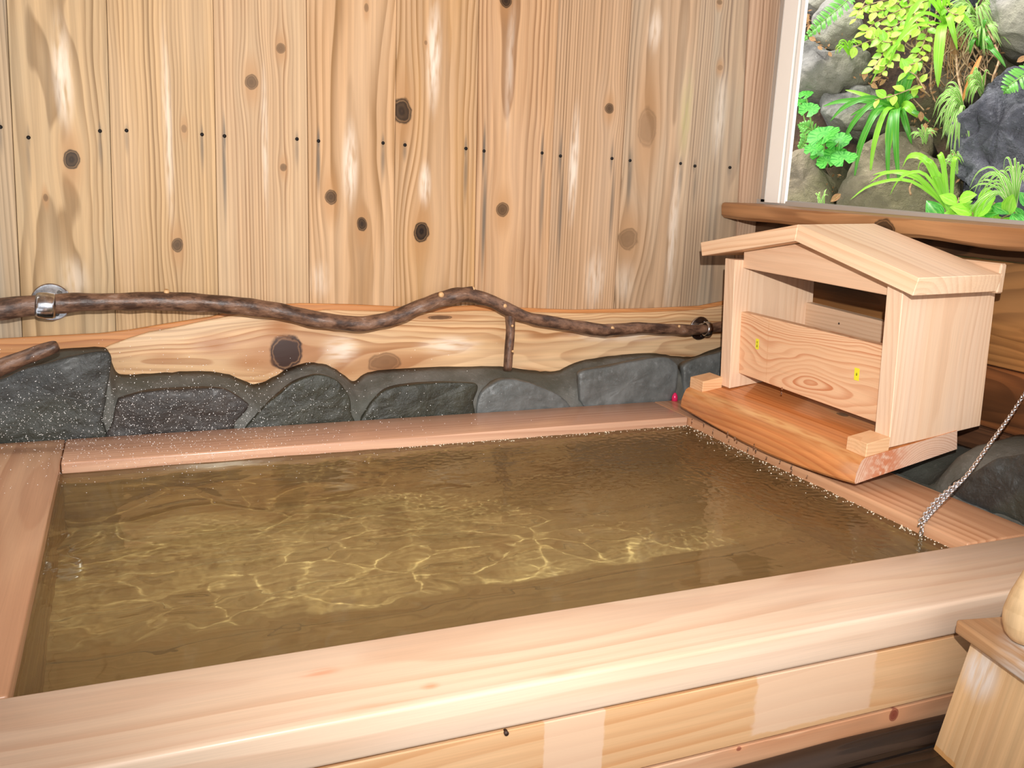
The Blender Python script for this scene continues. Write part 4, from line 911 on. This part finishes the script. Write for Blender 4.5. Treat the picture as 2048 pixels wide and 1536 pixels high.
# turned club: pear-shaped body standing on the stool, thin reddish neck
tz = A.z
cb = None
r_ = ray(2052, 1284); tt = (tz-CZ)/r_.z; base = Vector((r_.x*tt, r_.y*tt, tz)); s_ = base.length/FPX*1.0
cb = empty('wooden_club', base, 'pale turned wooden club with rounded foot standing on the stool top', 'club')
sc_ = (base-Vector((0, 0, CZ))).length/FPX
prof = [(0, 16), (4, 27), (14, 36), (30, 41), (46, 42), (70, 37), (95, 28), (120, 19), (135, 14), (150, 12)]
tube('body', [base+Vector((.0, 0, a*sc_*1.12)) for a, b in prof], [b*sc_ for a, b in prof], pd, cb, n=28)
rdn = plain('red_brown_lacquer', '6d3120', rough=.3)
prof = [(150, 11), (158, 14), (172, 14), (185, 10), (200, 16), (225, 20), (245, 17), (255, 6)]
tube('neck', [base+Vector((.0, 0, a*sc_*1.12)) for a, b in prof], [b*sc_ for a, b in prof], rdn, cb, n=20)
# ---------------------------------------------------------------- bank outside the window
BN = Vector((-.82, -.50, .28)).normalized(); BP = Vector((2.75, 2.6, CZ+.3))
def bk(px, py, off=0.0):
    r = ray(px, py); c0 = Vector((0, 0, CZ)); t = (BP+BN*off-c0).dot(BN)/r.dot(BN); return c0+r*t
BX = Vector((0, 0, 1)).cross(BN).normalized(); BY = BN.cross(BX).normalized()
if BX.dot(CR) < 0: BX = -BX
PXM = (bk(1830, 220)-bk(1820, 220)).length/10
print('PXM', PXM, bk(1820, 220))
# soil slope (one mesh) behind the rocks
soilm = stone_mat('dark_bank_soil', '2a1d14', '5a4330', '86694c', rough=.9, scale=9, bump=1.0, moss='3a3d1e')
c0 = bk(1820, 220, -.16); vs, fs = [], []; n_ = 60
for j in range(n_):
    for i in range(n_):
        a, b = (i/(n_-1)-.5)*4.4, (j/(n_-1)-.5)*3.6
        p = c0+BX*a+BY*b; p += BN*(.10*noise.noise(p*2.2)+.045*noise.noise(p*9)+.02*noise.noise(p*23)); vs.append(p)
for j in range(n_-1):
    for i in range(n_-1): fs.append((j*n_+i, j*n_+i+1, (j+1)*n_+i+1, (j+1)*n_+i))
so = mesh('bank_soil', vs, fs, soilm, None, smooth=True); tag(so, 'steep earth bank behind rocks outside the window', 'earth bank', kind='structure')
rk = dict(lt=stone_mat('pale_grey_rock', '85817a', 'a39e95', 'bdb9b0', rough=.85, scale=7, bump=.9, bd=.02, moss='8a8670'),
          gr=stone_mat('grey_rock', '6c6964', '8f8b85', 'aaa6a1', rough=.8, scale=7, bump=.9, bd=.02, moss='6e6a55'),
          br=stone_mat('brown_grey_rock', '6e6350', '94866f', 'b0a28c', rough=.85, scale=7, bump=1, bd=.025, moss='5f5a3a'),
          dk=stone_mat('dark_rough_rock', '3e3e44', '66666e', '94949c', rough=.8, scale=8, bump=1, bd=.035))
def rough_up(o, amp, sd):
    me = o.data; nrm = [v.normal.copy() for v in me.vertices]
    for v, n_ in zip(me.vertices, nrm):
        p = v.co*7+Vector((sd*5.1, 0, 0)); k = noise.fractal(p, .9, 2.1, 5)
        k2 = abs(noise.noise(p*.8+Vector((9, 9, sd)))); v.co += BN*(amp*(k-.6*(1-k2*2.2)**4*(1 if amp > .03 else .5)))
    me.update()
RK = [('pale smooth grey boulder under the fern at the window jamb', [(1700,5),(1722,40),(1724,70),(1716,92),(1690,108),(1660,106),(1634,92),(1630,60),(1648,30),(1672,8)], 'lt', .10, .0, 1),
      ('wide grey boulder beside the jamb with leaf litter along its upper edge', [(1596,90),(1620,92),(1650,104),(1690,118),(1730,108),(1745,130),(1748,165),(1720,190),(1680,198),(1640,200),(1600,195),(1585,140)], 'gr', .12, .02, 2),
      ('dark wedge of rock behind the strap-leaved clump', [(1642,192),(1680,194),(1730,184),(1770,190),(1795,225),(1780,262),(1720,270),(1680,268),(1650,240)], 'gr', .10, .0, 3),
      ('mossy grey-brown rock low beside the white jamb', [(1560,330),(1590,312),(1630,312),(1655,345),(1672,380),(1674,430),(1620,450),(1560,440)], 'br', .10, .05, 4),
      ('broad brown rock in the lower middle of the bank', [(1690,380),(1705,350),(1730,310),(1765,285),(1810,280),(1850,300),(1880,330),(1925,345),(1930,400),(1920,450),(1800,460),(1690,450)], 'br', .13, .02, 5),
      ('big dark rough craggy rock on the right of the window view', [(1912,300),(1915,272),(1945,240),(1975,205),(2015,185),(2060,165),(2130,180),(2160,300),(2140,430),(2050,440),(1975,425),(1950,390),(1925,345)], 'dk', .22, .04, 6),
      ('large pale grey boulder in the upper right corner of the view', [(1975,-40),(1985,30),(1990,75),(2005,100),(2040,115),(2090,110),(2130,40),(2120,-60),(2040,-90)], 'lt', .18, .06, 7),
      ('dark rock at the top behind the leafy shrub', [(1850,-30),(1880,-20),(1950,-20),(1955,15),(1900,30),(1860,22)], 'dk', .06, .0, 8),
      ('small brown stone below the strap-leaved clump', [(1826,262),(1850,262),(1868,285),(1860,320),(1832,325),(1818,295)], 'br', .06, .05, 9),
      ('greenish stone behind the hanging roots', [(1880,120),(1925,115),(1950,150),(1945,195),(1915,210),(1880,190)], 'br', .05, .0, 10),
      ('small dark stone at the bottom right among the leaves', [(1930,370),(1960,372),(1975,400),(1970,440),(1930,440)], 'dk', .06, .08, 11),
      ('pale stone at the jamb top behind the fern', [(1600,-30),(1660,-30),(1665,8),(1640,20),(1605,10)], 'lt', .05, .0, 12)]
for lab, pl, mt, dp, off, sd in RK:
    o = dome('rock', [bk(a, b, off) for a, b in pl], rk[mt], None, depth=dp, back=.12, nrm=BN, rings=20, rough=.02 if mt != 'dk' else .034, seed=sd, flat=.55, sub=12, smooth=True)
    rough_up(o, .016 if mt != 'dk' else .045, sd)
    tag(o, lab, 'rock')
# --- leaves
Gd = leaf_mat('dark_strap_leaf', '3a8a22', '62b434'); Gl = leaf_mat('bright_leaf', '86d030', 'a8e048'); Gy = leaf_mat('yellow_green_leaf', 'a4d038', 'c4e45a', rough=.5)
Gr = leaf_mat('glossy_round_leaf', '3c9a34', '74cf58', rough=.25); Gs = leaf_mat('striped_sedge_leaf', '6fb838', '8cc84a', stripe='e8efb0'); Gf = leaf_mat('fern_leaf', '58a83c', '84cc58')
brn = leaf_mat('dry_brown_leaf', '9a6a40', 'c4986c', rough=.8); tan_ = plain('pale_root', 'bfa27e', '8a6a48', rough=.8, scale=60)
G = random.Random(21)
def blade(pts, wmax, mat, par, name='leaf', cup=.25, tip=1.0, side=None, wprof=None):
    """strap leaf along points; width profile tapering; V-folded"""
    rows = [Vector(q) for q in spline([list(q) for q in pts], 4)]; n = len(rows); vs, fs, gcs = [], [], []
    for i, p in enumerate(rows):
        t = i/(n-1); tg = (rows[min(i+1, n-1)]-rows[max(i-1, 0)]).normalized(); s_ = tg.cross(BN if side is None else side)
        s_ = s_.normalized() if s_.length > 1e-4 else BX
        up = s_.cross(tg).normalized()
        wd = wmax*(wprof(t) if wprof else min(1, .45+t*2.2)*(1-max(0, (t-.55)/.45)**1.7*.97))
        for k, x in enumerate((-1, 0, 1)): vs.append(p+s_*(wd/2*x)+up*(cup*wd/2*abs(x))); gcs.append((x, 0, t))
    for i in range(n-1):
        for k in range(2): fs.append((i*3+k, i*3+k+1, (i+1)*3+k+1, (i+1)*3+k))
    return mesh(name, vs, fs, mat, par, gcs, smooth=True)
def arch(b, tpx, lift, offb=.1, offt=.12, drop=0.3):
    """root pixel b to tip pixel tpx; arched towards the viewer and upward"""
    p0, p1 = bk(*b, offb), bk(*tpx, offt); m1 = p0.lerp(p1, .35)+BN*lift+Vector((0, 0, lift*.55)); m2 = p0.lerp(p1, .72)+BN*lift*.9+Vector((0, 0, lift*.35))
    return [p0, m1, m2, p1]
def stem(a, b, r, mat, par, name='stem', sag=.0):
    m_ = (a+b)/2+BN*sag; return tube(name, [a, m_, b], [r, r*.85, r*.6], mat, par, n=6)
# big strap-leaved clump
cl = empty('strap_leaf_plant', bk(1800, 225, .08), 'large dark green strap-leaved clump growing in the middle of the rocks', 'plant')
for (tx, ty, lf, w_, mt) in ((1645,213,.04,11,Gd),(1660,243,.07,12,Gd),(1690,180,.02,9,Gl),(1700,232,.03,9,Gd),(1680,305,.09,12,Gd),(1708,360,.10,13,Gd),(1740,355,.09,12,Gl),(1776,320,.06,19,Gl),(1778,390,.10,11,Gd),(1800,380,.12,13,Gd),(1846,122,.04,16,Gd),(1812,150,.03,20,Gd),
                         (1835,235,.03,19,Gl),(1838,195,.03,12,Gd),(1860,245,.03,8,Gd),(1775,190,.02,16,Gl),(1760,205,.02,14,Gd),(1824,290,.05,13,Gd),(1730,255,.05,9,Gd),(1712,300,.06,10,Gd)):
    blade(arch((1800+G.uniform(-4, 4), 225+G.uniform(-6, 10)), (tx, ty), lf, .09, .13), w_*PXM*.95, mt, cl)
def spray(name, lab, root, tips, mat, wpx, lift=.06, off=.08, group=None, wp=None):
    e = empty(name, bk(*root, off), lab, 'plant' if 'grass' not in name else 'grass', group)
    for tp in tips:
        wv_ = tp[2] if len(tp) > 2 else wpx
        blade(arch((root[0]+G.uniform(-5, 5), root[1]+G.uniform(-4, 4)), tp[:2], lift*G.uniform(.6, 1.3), off, off+.04), wv_*PXM, mat, e)
    return e
spray('strap_leaf_plant', 'bright green arching blades hanging over the top of the bank', (1890,45), [(1803,85,10),(1775,140,9),(1876,175,20),(1915,100,12),(1740,170,6),(1900,15,9),(1955,75,10),(1860,20,9)], Gl, 10, .08, .14)
spray('strap_leaf_plant', 'long bright blades arching left from the bottom right of the window', (1900,425), [(1740,365,7),(1700,400,6),(1745,350,6),(1805,335,12),(1860,360,14),(1835,345,9),(1925,330,8),(1780,390,6),(1880,330,9)], Gl, 9, .10, .20)
spray('strap_leaf_plant', 'narrow dark blades hanging below the right boulder edge', (1960,95), [(2012,135,9),(1990,105,8),(1940,108,8),(1975,40,7),(1985,60,6)], Gd, 9, .03, .12)
def grass(lab, root, n, spread_, rx, ry, mat, wpx=3.2, lift=.06, off=.12, ang=(150, 390)):
    tips = []
    for _ in range(n):
        a = math.radians(G.uniform(*ang)); k = G.uniform(.55, 1.0); tips.append((root[0]+math.cos(a)*rx*k, root[1]-math.sin(a)*ry*k))
    return spray('grass_clump', lab, root, tips, mat, wpx, lift, off)
grass('pale striped sedge tuft between the clump and the dark rock', (1930,240), 60, 0, 66, 78, Gs, 3.4, .07, .14, (120, 300))
grass('thin pale sedge arching above the dark craggy rock', (1965,190), 28, 0, 40, 48, Gs, 3.4, .05, .14, (60, 220))
grass('thin grass tuft on the top right face of the bank', (1950,30), 46, 0, 80, 66, Gs, 2.6, .05, .10, (150, 380))
grass('fine sedge tuft at the lower right corner', (2030,430), 34, 0, 110, 95, Gs, 3.2, .10, .26, (60, 190))
grass('small grass tuft on the low jamb rock', (1645,425), 8, 0, 28, 50, Gs, 3.0, .03, .20, (50, 130))
grass('fine dry grass under the hanging blades', (1900,60), 36, 0, 60, 110, brn, 2.0, .02, .06, (210, 340))
grass('small grass tuft in the crack between the two jamb boulders', (1700,110), 16, 0, 34, 30, Gl, 2.6, .03, .14, (30, 200))
grass('fine green grass below the strap-leaved clump', (1850,285), 18, 0, 34, 36, Gs, 2.6, .03, .14, (20, 170))
grass('thin grass growing at the left foot of the dark craggy rock', (1912,345), 18, 0, 36, 46, Gs, 2.8, .04, .18, (40, 170))
grass('thin dry grass across the top of the root tangle', (1965,60), 40, 0, 75, 55, Gs, 2.4, .03, .12, (150, 350))
# round glossy leaves
def round_leaf(px, py, r, par, mat, off, nrm, notch=.5, wave=.06):
    c0 = bk(px, py, off); R0 = r*PXM; n = nrm.normalized(); s_ = n.cross(Vector((.3, .2, 1))).normalized(); u_ = s_.cross(n); vs, fs, gcs = [c0], [], [(0, 0, 0)]; K = 26; a0 = G.uniform(4.2, 5.2)
    for ring, f in enumerate((.5, 1.0)):
        for k in range(K):
            a = a0+notch/2+(2*math.pi-notch)*k/(K-1); rad = R0*f*(1+(wave*math.sin(a*9) if ring else 0)*1.0)
            vs.append(c0+(s_*math.cos(a)+u_*math.sin(a))*rad+n*(R0*.12*f*f*math.sin(a*2.0+1)+.10*R0*f)); gcs.append((1.0, a*1.6, f*.4))
    for k in range(K-1): fs.append((0, 1+k, 2+k)); fs.append((1+k, 1+K+k, 2+K+k, 2+k))
    return mesh('leaf', vs, fs, mat, par, gcs, smooth=True)
rp = empty('round_leaf_plant', bk(1650, 310, .1), 'clump of glossy round lobed leaves low beside the jamb', 'plant')
for (px, py, r, off) in ((1612,190,16,.14),(1618,220,22,.18),(1648,272,33,.26),(1678,283,26,.20),(1628,300,20,.2),(1640,310,20,.16),(1672,310,24,.20),(1688,318,26,.26),(1655,325,22,.24),(1635,285,18,.14),(1600,205,15,.12)):
    lf = round_leaf(px, py, r, rp, Gr, off, (BN+Vector((G.uniform(-.3, .3), G.uniform(-.3, .3), .7))))
    stem(bk(px, py, off), bk(1650+(px-1650)*.3, 335, .04), .003, Gd, rp)
# ovate-leaf shrub, leaves joined by twigs
def oval(c0, dirv, nrm, ln, wd, mat, par):
    s_ = dirv.cross(nrm).normalized(); up = s_.cross(dirv).normalized(); vs, fs, gcs = [], [], []; prof = (0.02, .62, .95, 1.0, .85, .5, .03)
    for i, f in enumerate(prof):
        t = i/(len(prof)-1)
        for x in (-1, 0, 1): vs.append(c0+dirv*(ln*t)+s_*(wd/2*f*x)+up*(.12*wd*abs(x)*f-.10*ln*t*t)); gcs.append((x, 0, t))
    for i in range(len(prof)-1):
        for k in range(2): fs.append((i*3+k, i*3+k+1, (i+1)*3+k+1, (i+1)*3+k))
    return mesh('leaf', vs, fs, mat, par, gcs, smooth=True)
def shrub(lab, root, twigs, mats, lpx, off=.10, cat='shrub', name='leafy_shrub'):
    e = empty(name, bk(*root, off), lab, cat)
    for (pts, nl) in twigs:
        P = [bk(a, b, off+.05+.02*i) for i, (a, b) in enumerate(pts)]; rows = [Vector(q) for q in spline([list(q) for q in P], 8)]
        tube('twig', rows, [.0022]*len(rows), tan_, e, n=5)
        for k in range(nl):
            i = int(1+(len(rows)-2)*(k+.5)/nl); p = rows[i]; tg = (rows[i]-rows[i-1]).normalized(); sd = 1 if k % 2 else -1
            dv = (tg*.5+tg.cross(BN)*sd*.9+BN*G.uniform(-.1, .5)+Vector((0, 0, -.15))).normalized(); L0 = lpx*PXM*G.uniform(.75, 1.25)
            oval(p, dv, (BN+Vector((G.uniform(-.5, .5), G.uniform(-.5, .5), G.uniform(0, .8)))).normalized(), L0, L0*G.uniform(.6, .75), G.choice(mats), e)
    return e
shrub('yellow-green leafy shrub spilling over the upper rocks', (1820,5), [([(1850,-20),(1790,-5),(1725,15),(1712,40)], 14), ([(1860,0),(1800,20),(1745,50),(1730,70)], 15), ([(1850,15),(1800,45),(1765,70),(1705,95)], 15), ([(1850,30),(1810,60),(1780,85),(1755,75)], 12),
      ([(1830,40),(1790,80),(1765,110),(1745,140)], 14), ([(1850,-30),(1880,0),(1900,25),(1925,30)], 10), ([(1800,60),(1785,110),(1765,145)], 9), ([(1860,40),(1850,80),(1835,112)], 10), ([(1830,20),(1820,50),(1800,70)], 10), ([(1780,-20),(1740,-10),(1720,25)], 10), ([(1840,-10),(1830,30),(1840,60)], 10), ([(1830,-15),(1780,15),(1745,25)], 12), ([(1810,10),(1780,50),(1750,95)], 12)], [Gy, Gy, Gl], 21, .12)
shrub('sprig of rounded light leaves above the strap clump', (1835,150), [([(1850,180),(1830,150),(1808,140)], 6), ([(1840,170),(1790,190),(1750,200)], 5), ([(1850,110),(1835,125),(1815,130)], 5)], [Gl, Gy], 24, .16)
shrub('young broad-leaved plant along the lower right sill', (1960,460), [([(1935,460),(1915,425),(1918,395)], 6), ([(1960,470),(1965,430),(1990,405)], 6), ([(2000,470),(2000,440),(2030,425)], 6), ([(2030,470),(2045,440),(2065,410)], 5), ([(1900,470),(1900,445),(1880,440)], 4), ([(1980,470),(1950,440),(1945,425)], 5)], [Gl, Gl, Gr], 38, .24, 'plant', 'broad_leaf_plant')
# ferns
def fern(lab, pts, nl, lpx, off):
    e = empty('fern', bk(*pts[0], off), lab, 'fern'); P = [bk(a, b, off+.03*math.sin(i)) for i, (a, b) in enumerate(pts)]; rows = [Vector(q) for q in spline([list(q) for q in P], 10)]
    tube('stem', rows, [.0028]*len(rows), Gd, e, n=5)
    for k in range(nl):
        t = (k+1)/(nl+1); i = min(len(rows)-2, max(1, int(t*(len(rows)-1)))); tg = (rows[i+1]-rows[i-1]).normalized(); L0 = lpx*PXM*math.sin(math.pi*min(1, t*.85+.18))
        for sd in (-1, 1):
            dv = (tg*.35+tg.cross(BN)*sd+BN*.1).normalized(); p = rows[i]
            blade([p, p+dv*L0*.5+BN*.004, p+dv*L0], 5.2*PXM, Gf, e, 'leaflet', .2)
fern('fern frond leaning over the pale boulder at the window top', [(1715,-25),(1690,5),(1655,35),(1625,62),(1600,90)], 26, 24, .16)
fern('pale fern frond at the right edge above the dark rock', [(2080,130),(2050,150),(2020,170),(2008,188)], 12, 26, .26)
fern('small feathery fern behind the round leaves', [(1640,270),(1615,255),(1596,250)], 10, 18, .1)
fern('feathery fern low by the jamb', [(1600,300),(1612,275),(1600,245)], 10, 16, .1)
# hanging roots, leaf litter
rt = empty('hanging_roots', bk(1900, 60, .1), 'tangle of pale thin roots hanging down the bank', 'roots')
for k in range(75):
    x0_ = G.uniform(1835, 1985); y0_ = G.uniform(15, 95); ln_ = G.uniform(50, 130); q = [bk(x0_, y0_, .09+G.uniform(0, .05))]
    for s in range(1, 5): q.append(bk(x0_+G.gauss(0, 7)*s**.5-(10 if x0_ < 1880 else 0)*s/4, y0_+ln_*s/4, .07+G.uniform(0, .06)))
    rows = [Vector(v_) for v_ in spline([list(v_) for v_ in q], 3)]; tube('root', rows, [G.uniform(.0016, .0036)]*len(rows), tan_, rt, n=5)
for pts in ([(1990,90),(1998,120),(1985,160),(1988,190),(1975,210)], [(1912,110),(1915,150),(1922,180),(1925,205)], [(2030,265),(2025,290),(2018,310)], [(1835,350),(1820,375),(1822,390)], [(1958,15),(1970,50),(1990,85)]):
    rows = [Vector(v_) for v_ in spline([list(bk(a, b, .17)) for a, b in pts], 5)]; tube('root', rows, [.004]*len(rows), tan_, rt, n=6)
oj = leaf_mat('orange_dry_blade', 'c87a2c', 'dd9850', rough=.6)
b_ = empty('dry_blade', bk(1925, 190, .18), 'single orange-brown dead blade hanging by the sedge', 'dead leaf'); blade([bk(1962, 112, .18), bk(1940, 160, .2), bk(1922, 210, .18)], 9*PXM, oj, b_)
LT = [(1625,78,13,'on the earth above the wide jamb boulder'),(1640,96,10,'in the crack between the two jamb boulders'),(1660,108,9,'lower down the crack between the jamb boulders'),(1730,148,16,'on the ledge under the shrub, largest there'),(1752,158,13,'beside the largest ledge leaf'),(1748,172,12,'below the ledge leaves, darkest'),(1765,165,12,'at the right of the ledge leaves'),
      (1842,232,14,'just right of the strap clump centre'),(1850,255,14,'in the litter right of the strap clump'),(1862,262,12,'at the right end of the strap clump litter'),(1845,175,14,'under the roots above the clump'),(1672,395,17,'in the dark gap by the jamb rock'),(2018,268,16,'hanging on the face of the dark craggy rock'),(2035,238,16,'higher on the dark craggy rock'),(2018,378,12,'low on the dark craggy rock'),(1908,310,10,'at the left foot of the dark craggy rock'),(2044,118,14,'under the pale upper right boulder'),(1615,35,13,'by the jamb under the fern'),(1618,55,10,'by the jamb just under the highest leaf')]
for (px, py, r, wh) in LT:
    a = G.uniform(0, 6.28); dv = (BX*math.cos(a)+BY*math.sin(a)); ofs = .15 if px > 2000 or px < 1700 else .12
    o = oval(bk(px, py, ofs+.05)-dv*r*PXM*.7, dv, (BN+Vector((G.uniform(-.5, .5), G.uniform(-.5, .5), .3))).normalized(), r*PXM*1.5, r*PXM*.8, brn, None)
    o.name = 'dead_leaf'; tag(o, 'dry brown dead leaf '+wh, 'dead leaf', 'dead leaves on the bank')
lit = []; lf_ = []
for _ in range(420):
    px, py = G.choice(((1640, 92, 30, 10), (1745, 155, 30, 14), (1850, 245, 24, 22), (1845, 165, 25, 25), (1612, 50, 12, 26), (1680, 390, 25, 25), (1900, 345, 30, 20), (1830, 130, 40, 40), (1980, 120, 30, 30)))[:2] if False else (0, 0)
    cx, cy_, sx, sy = G.choice(((1640, 92, 24, 8), (1745, 155, 24, 12), (1850, 245, 20, 20), (1845, 165, 22, 25), (1612, 50, 8, 20), (1680, 390, 20, 22), (1900, 345, 26, 18), (1850, 110, 40, 40), (1970, 110, 28, 30)))
    p = bk(G.gauss(cx, sx), G.gauss(cy_, sy), G.uniform(.02, .13)); a = Vector((G.gauss(0, 1), G.gauss(0, 1), G.gauss(0, 1))).normalized(); b2_ = a.cross(BN).normalized(); r_ = G.uniform(3, 7)*PXM
    i0 = len(lit); lit += [p-a*r_, p+b2_*r_*.4, p+a*r_, p-b2_*r_*.4+BN*r_*.3]; lf_.append((i0, i0+1, i0+2, i0+3))
lo_ = mesh('leaf_litter', lit, lf_, brn, None, gcs=[(1, 0, 0)]*len(lit)); tag(lo_, 'crumbled brown leaf litter caught between the rocks', 'leaf litter', kind='stuff')
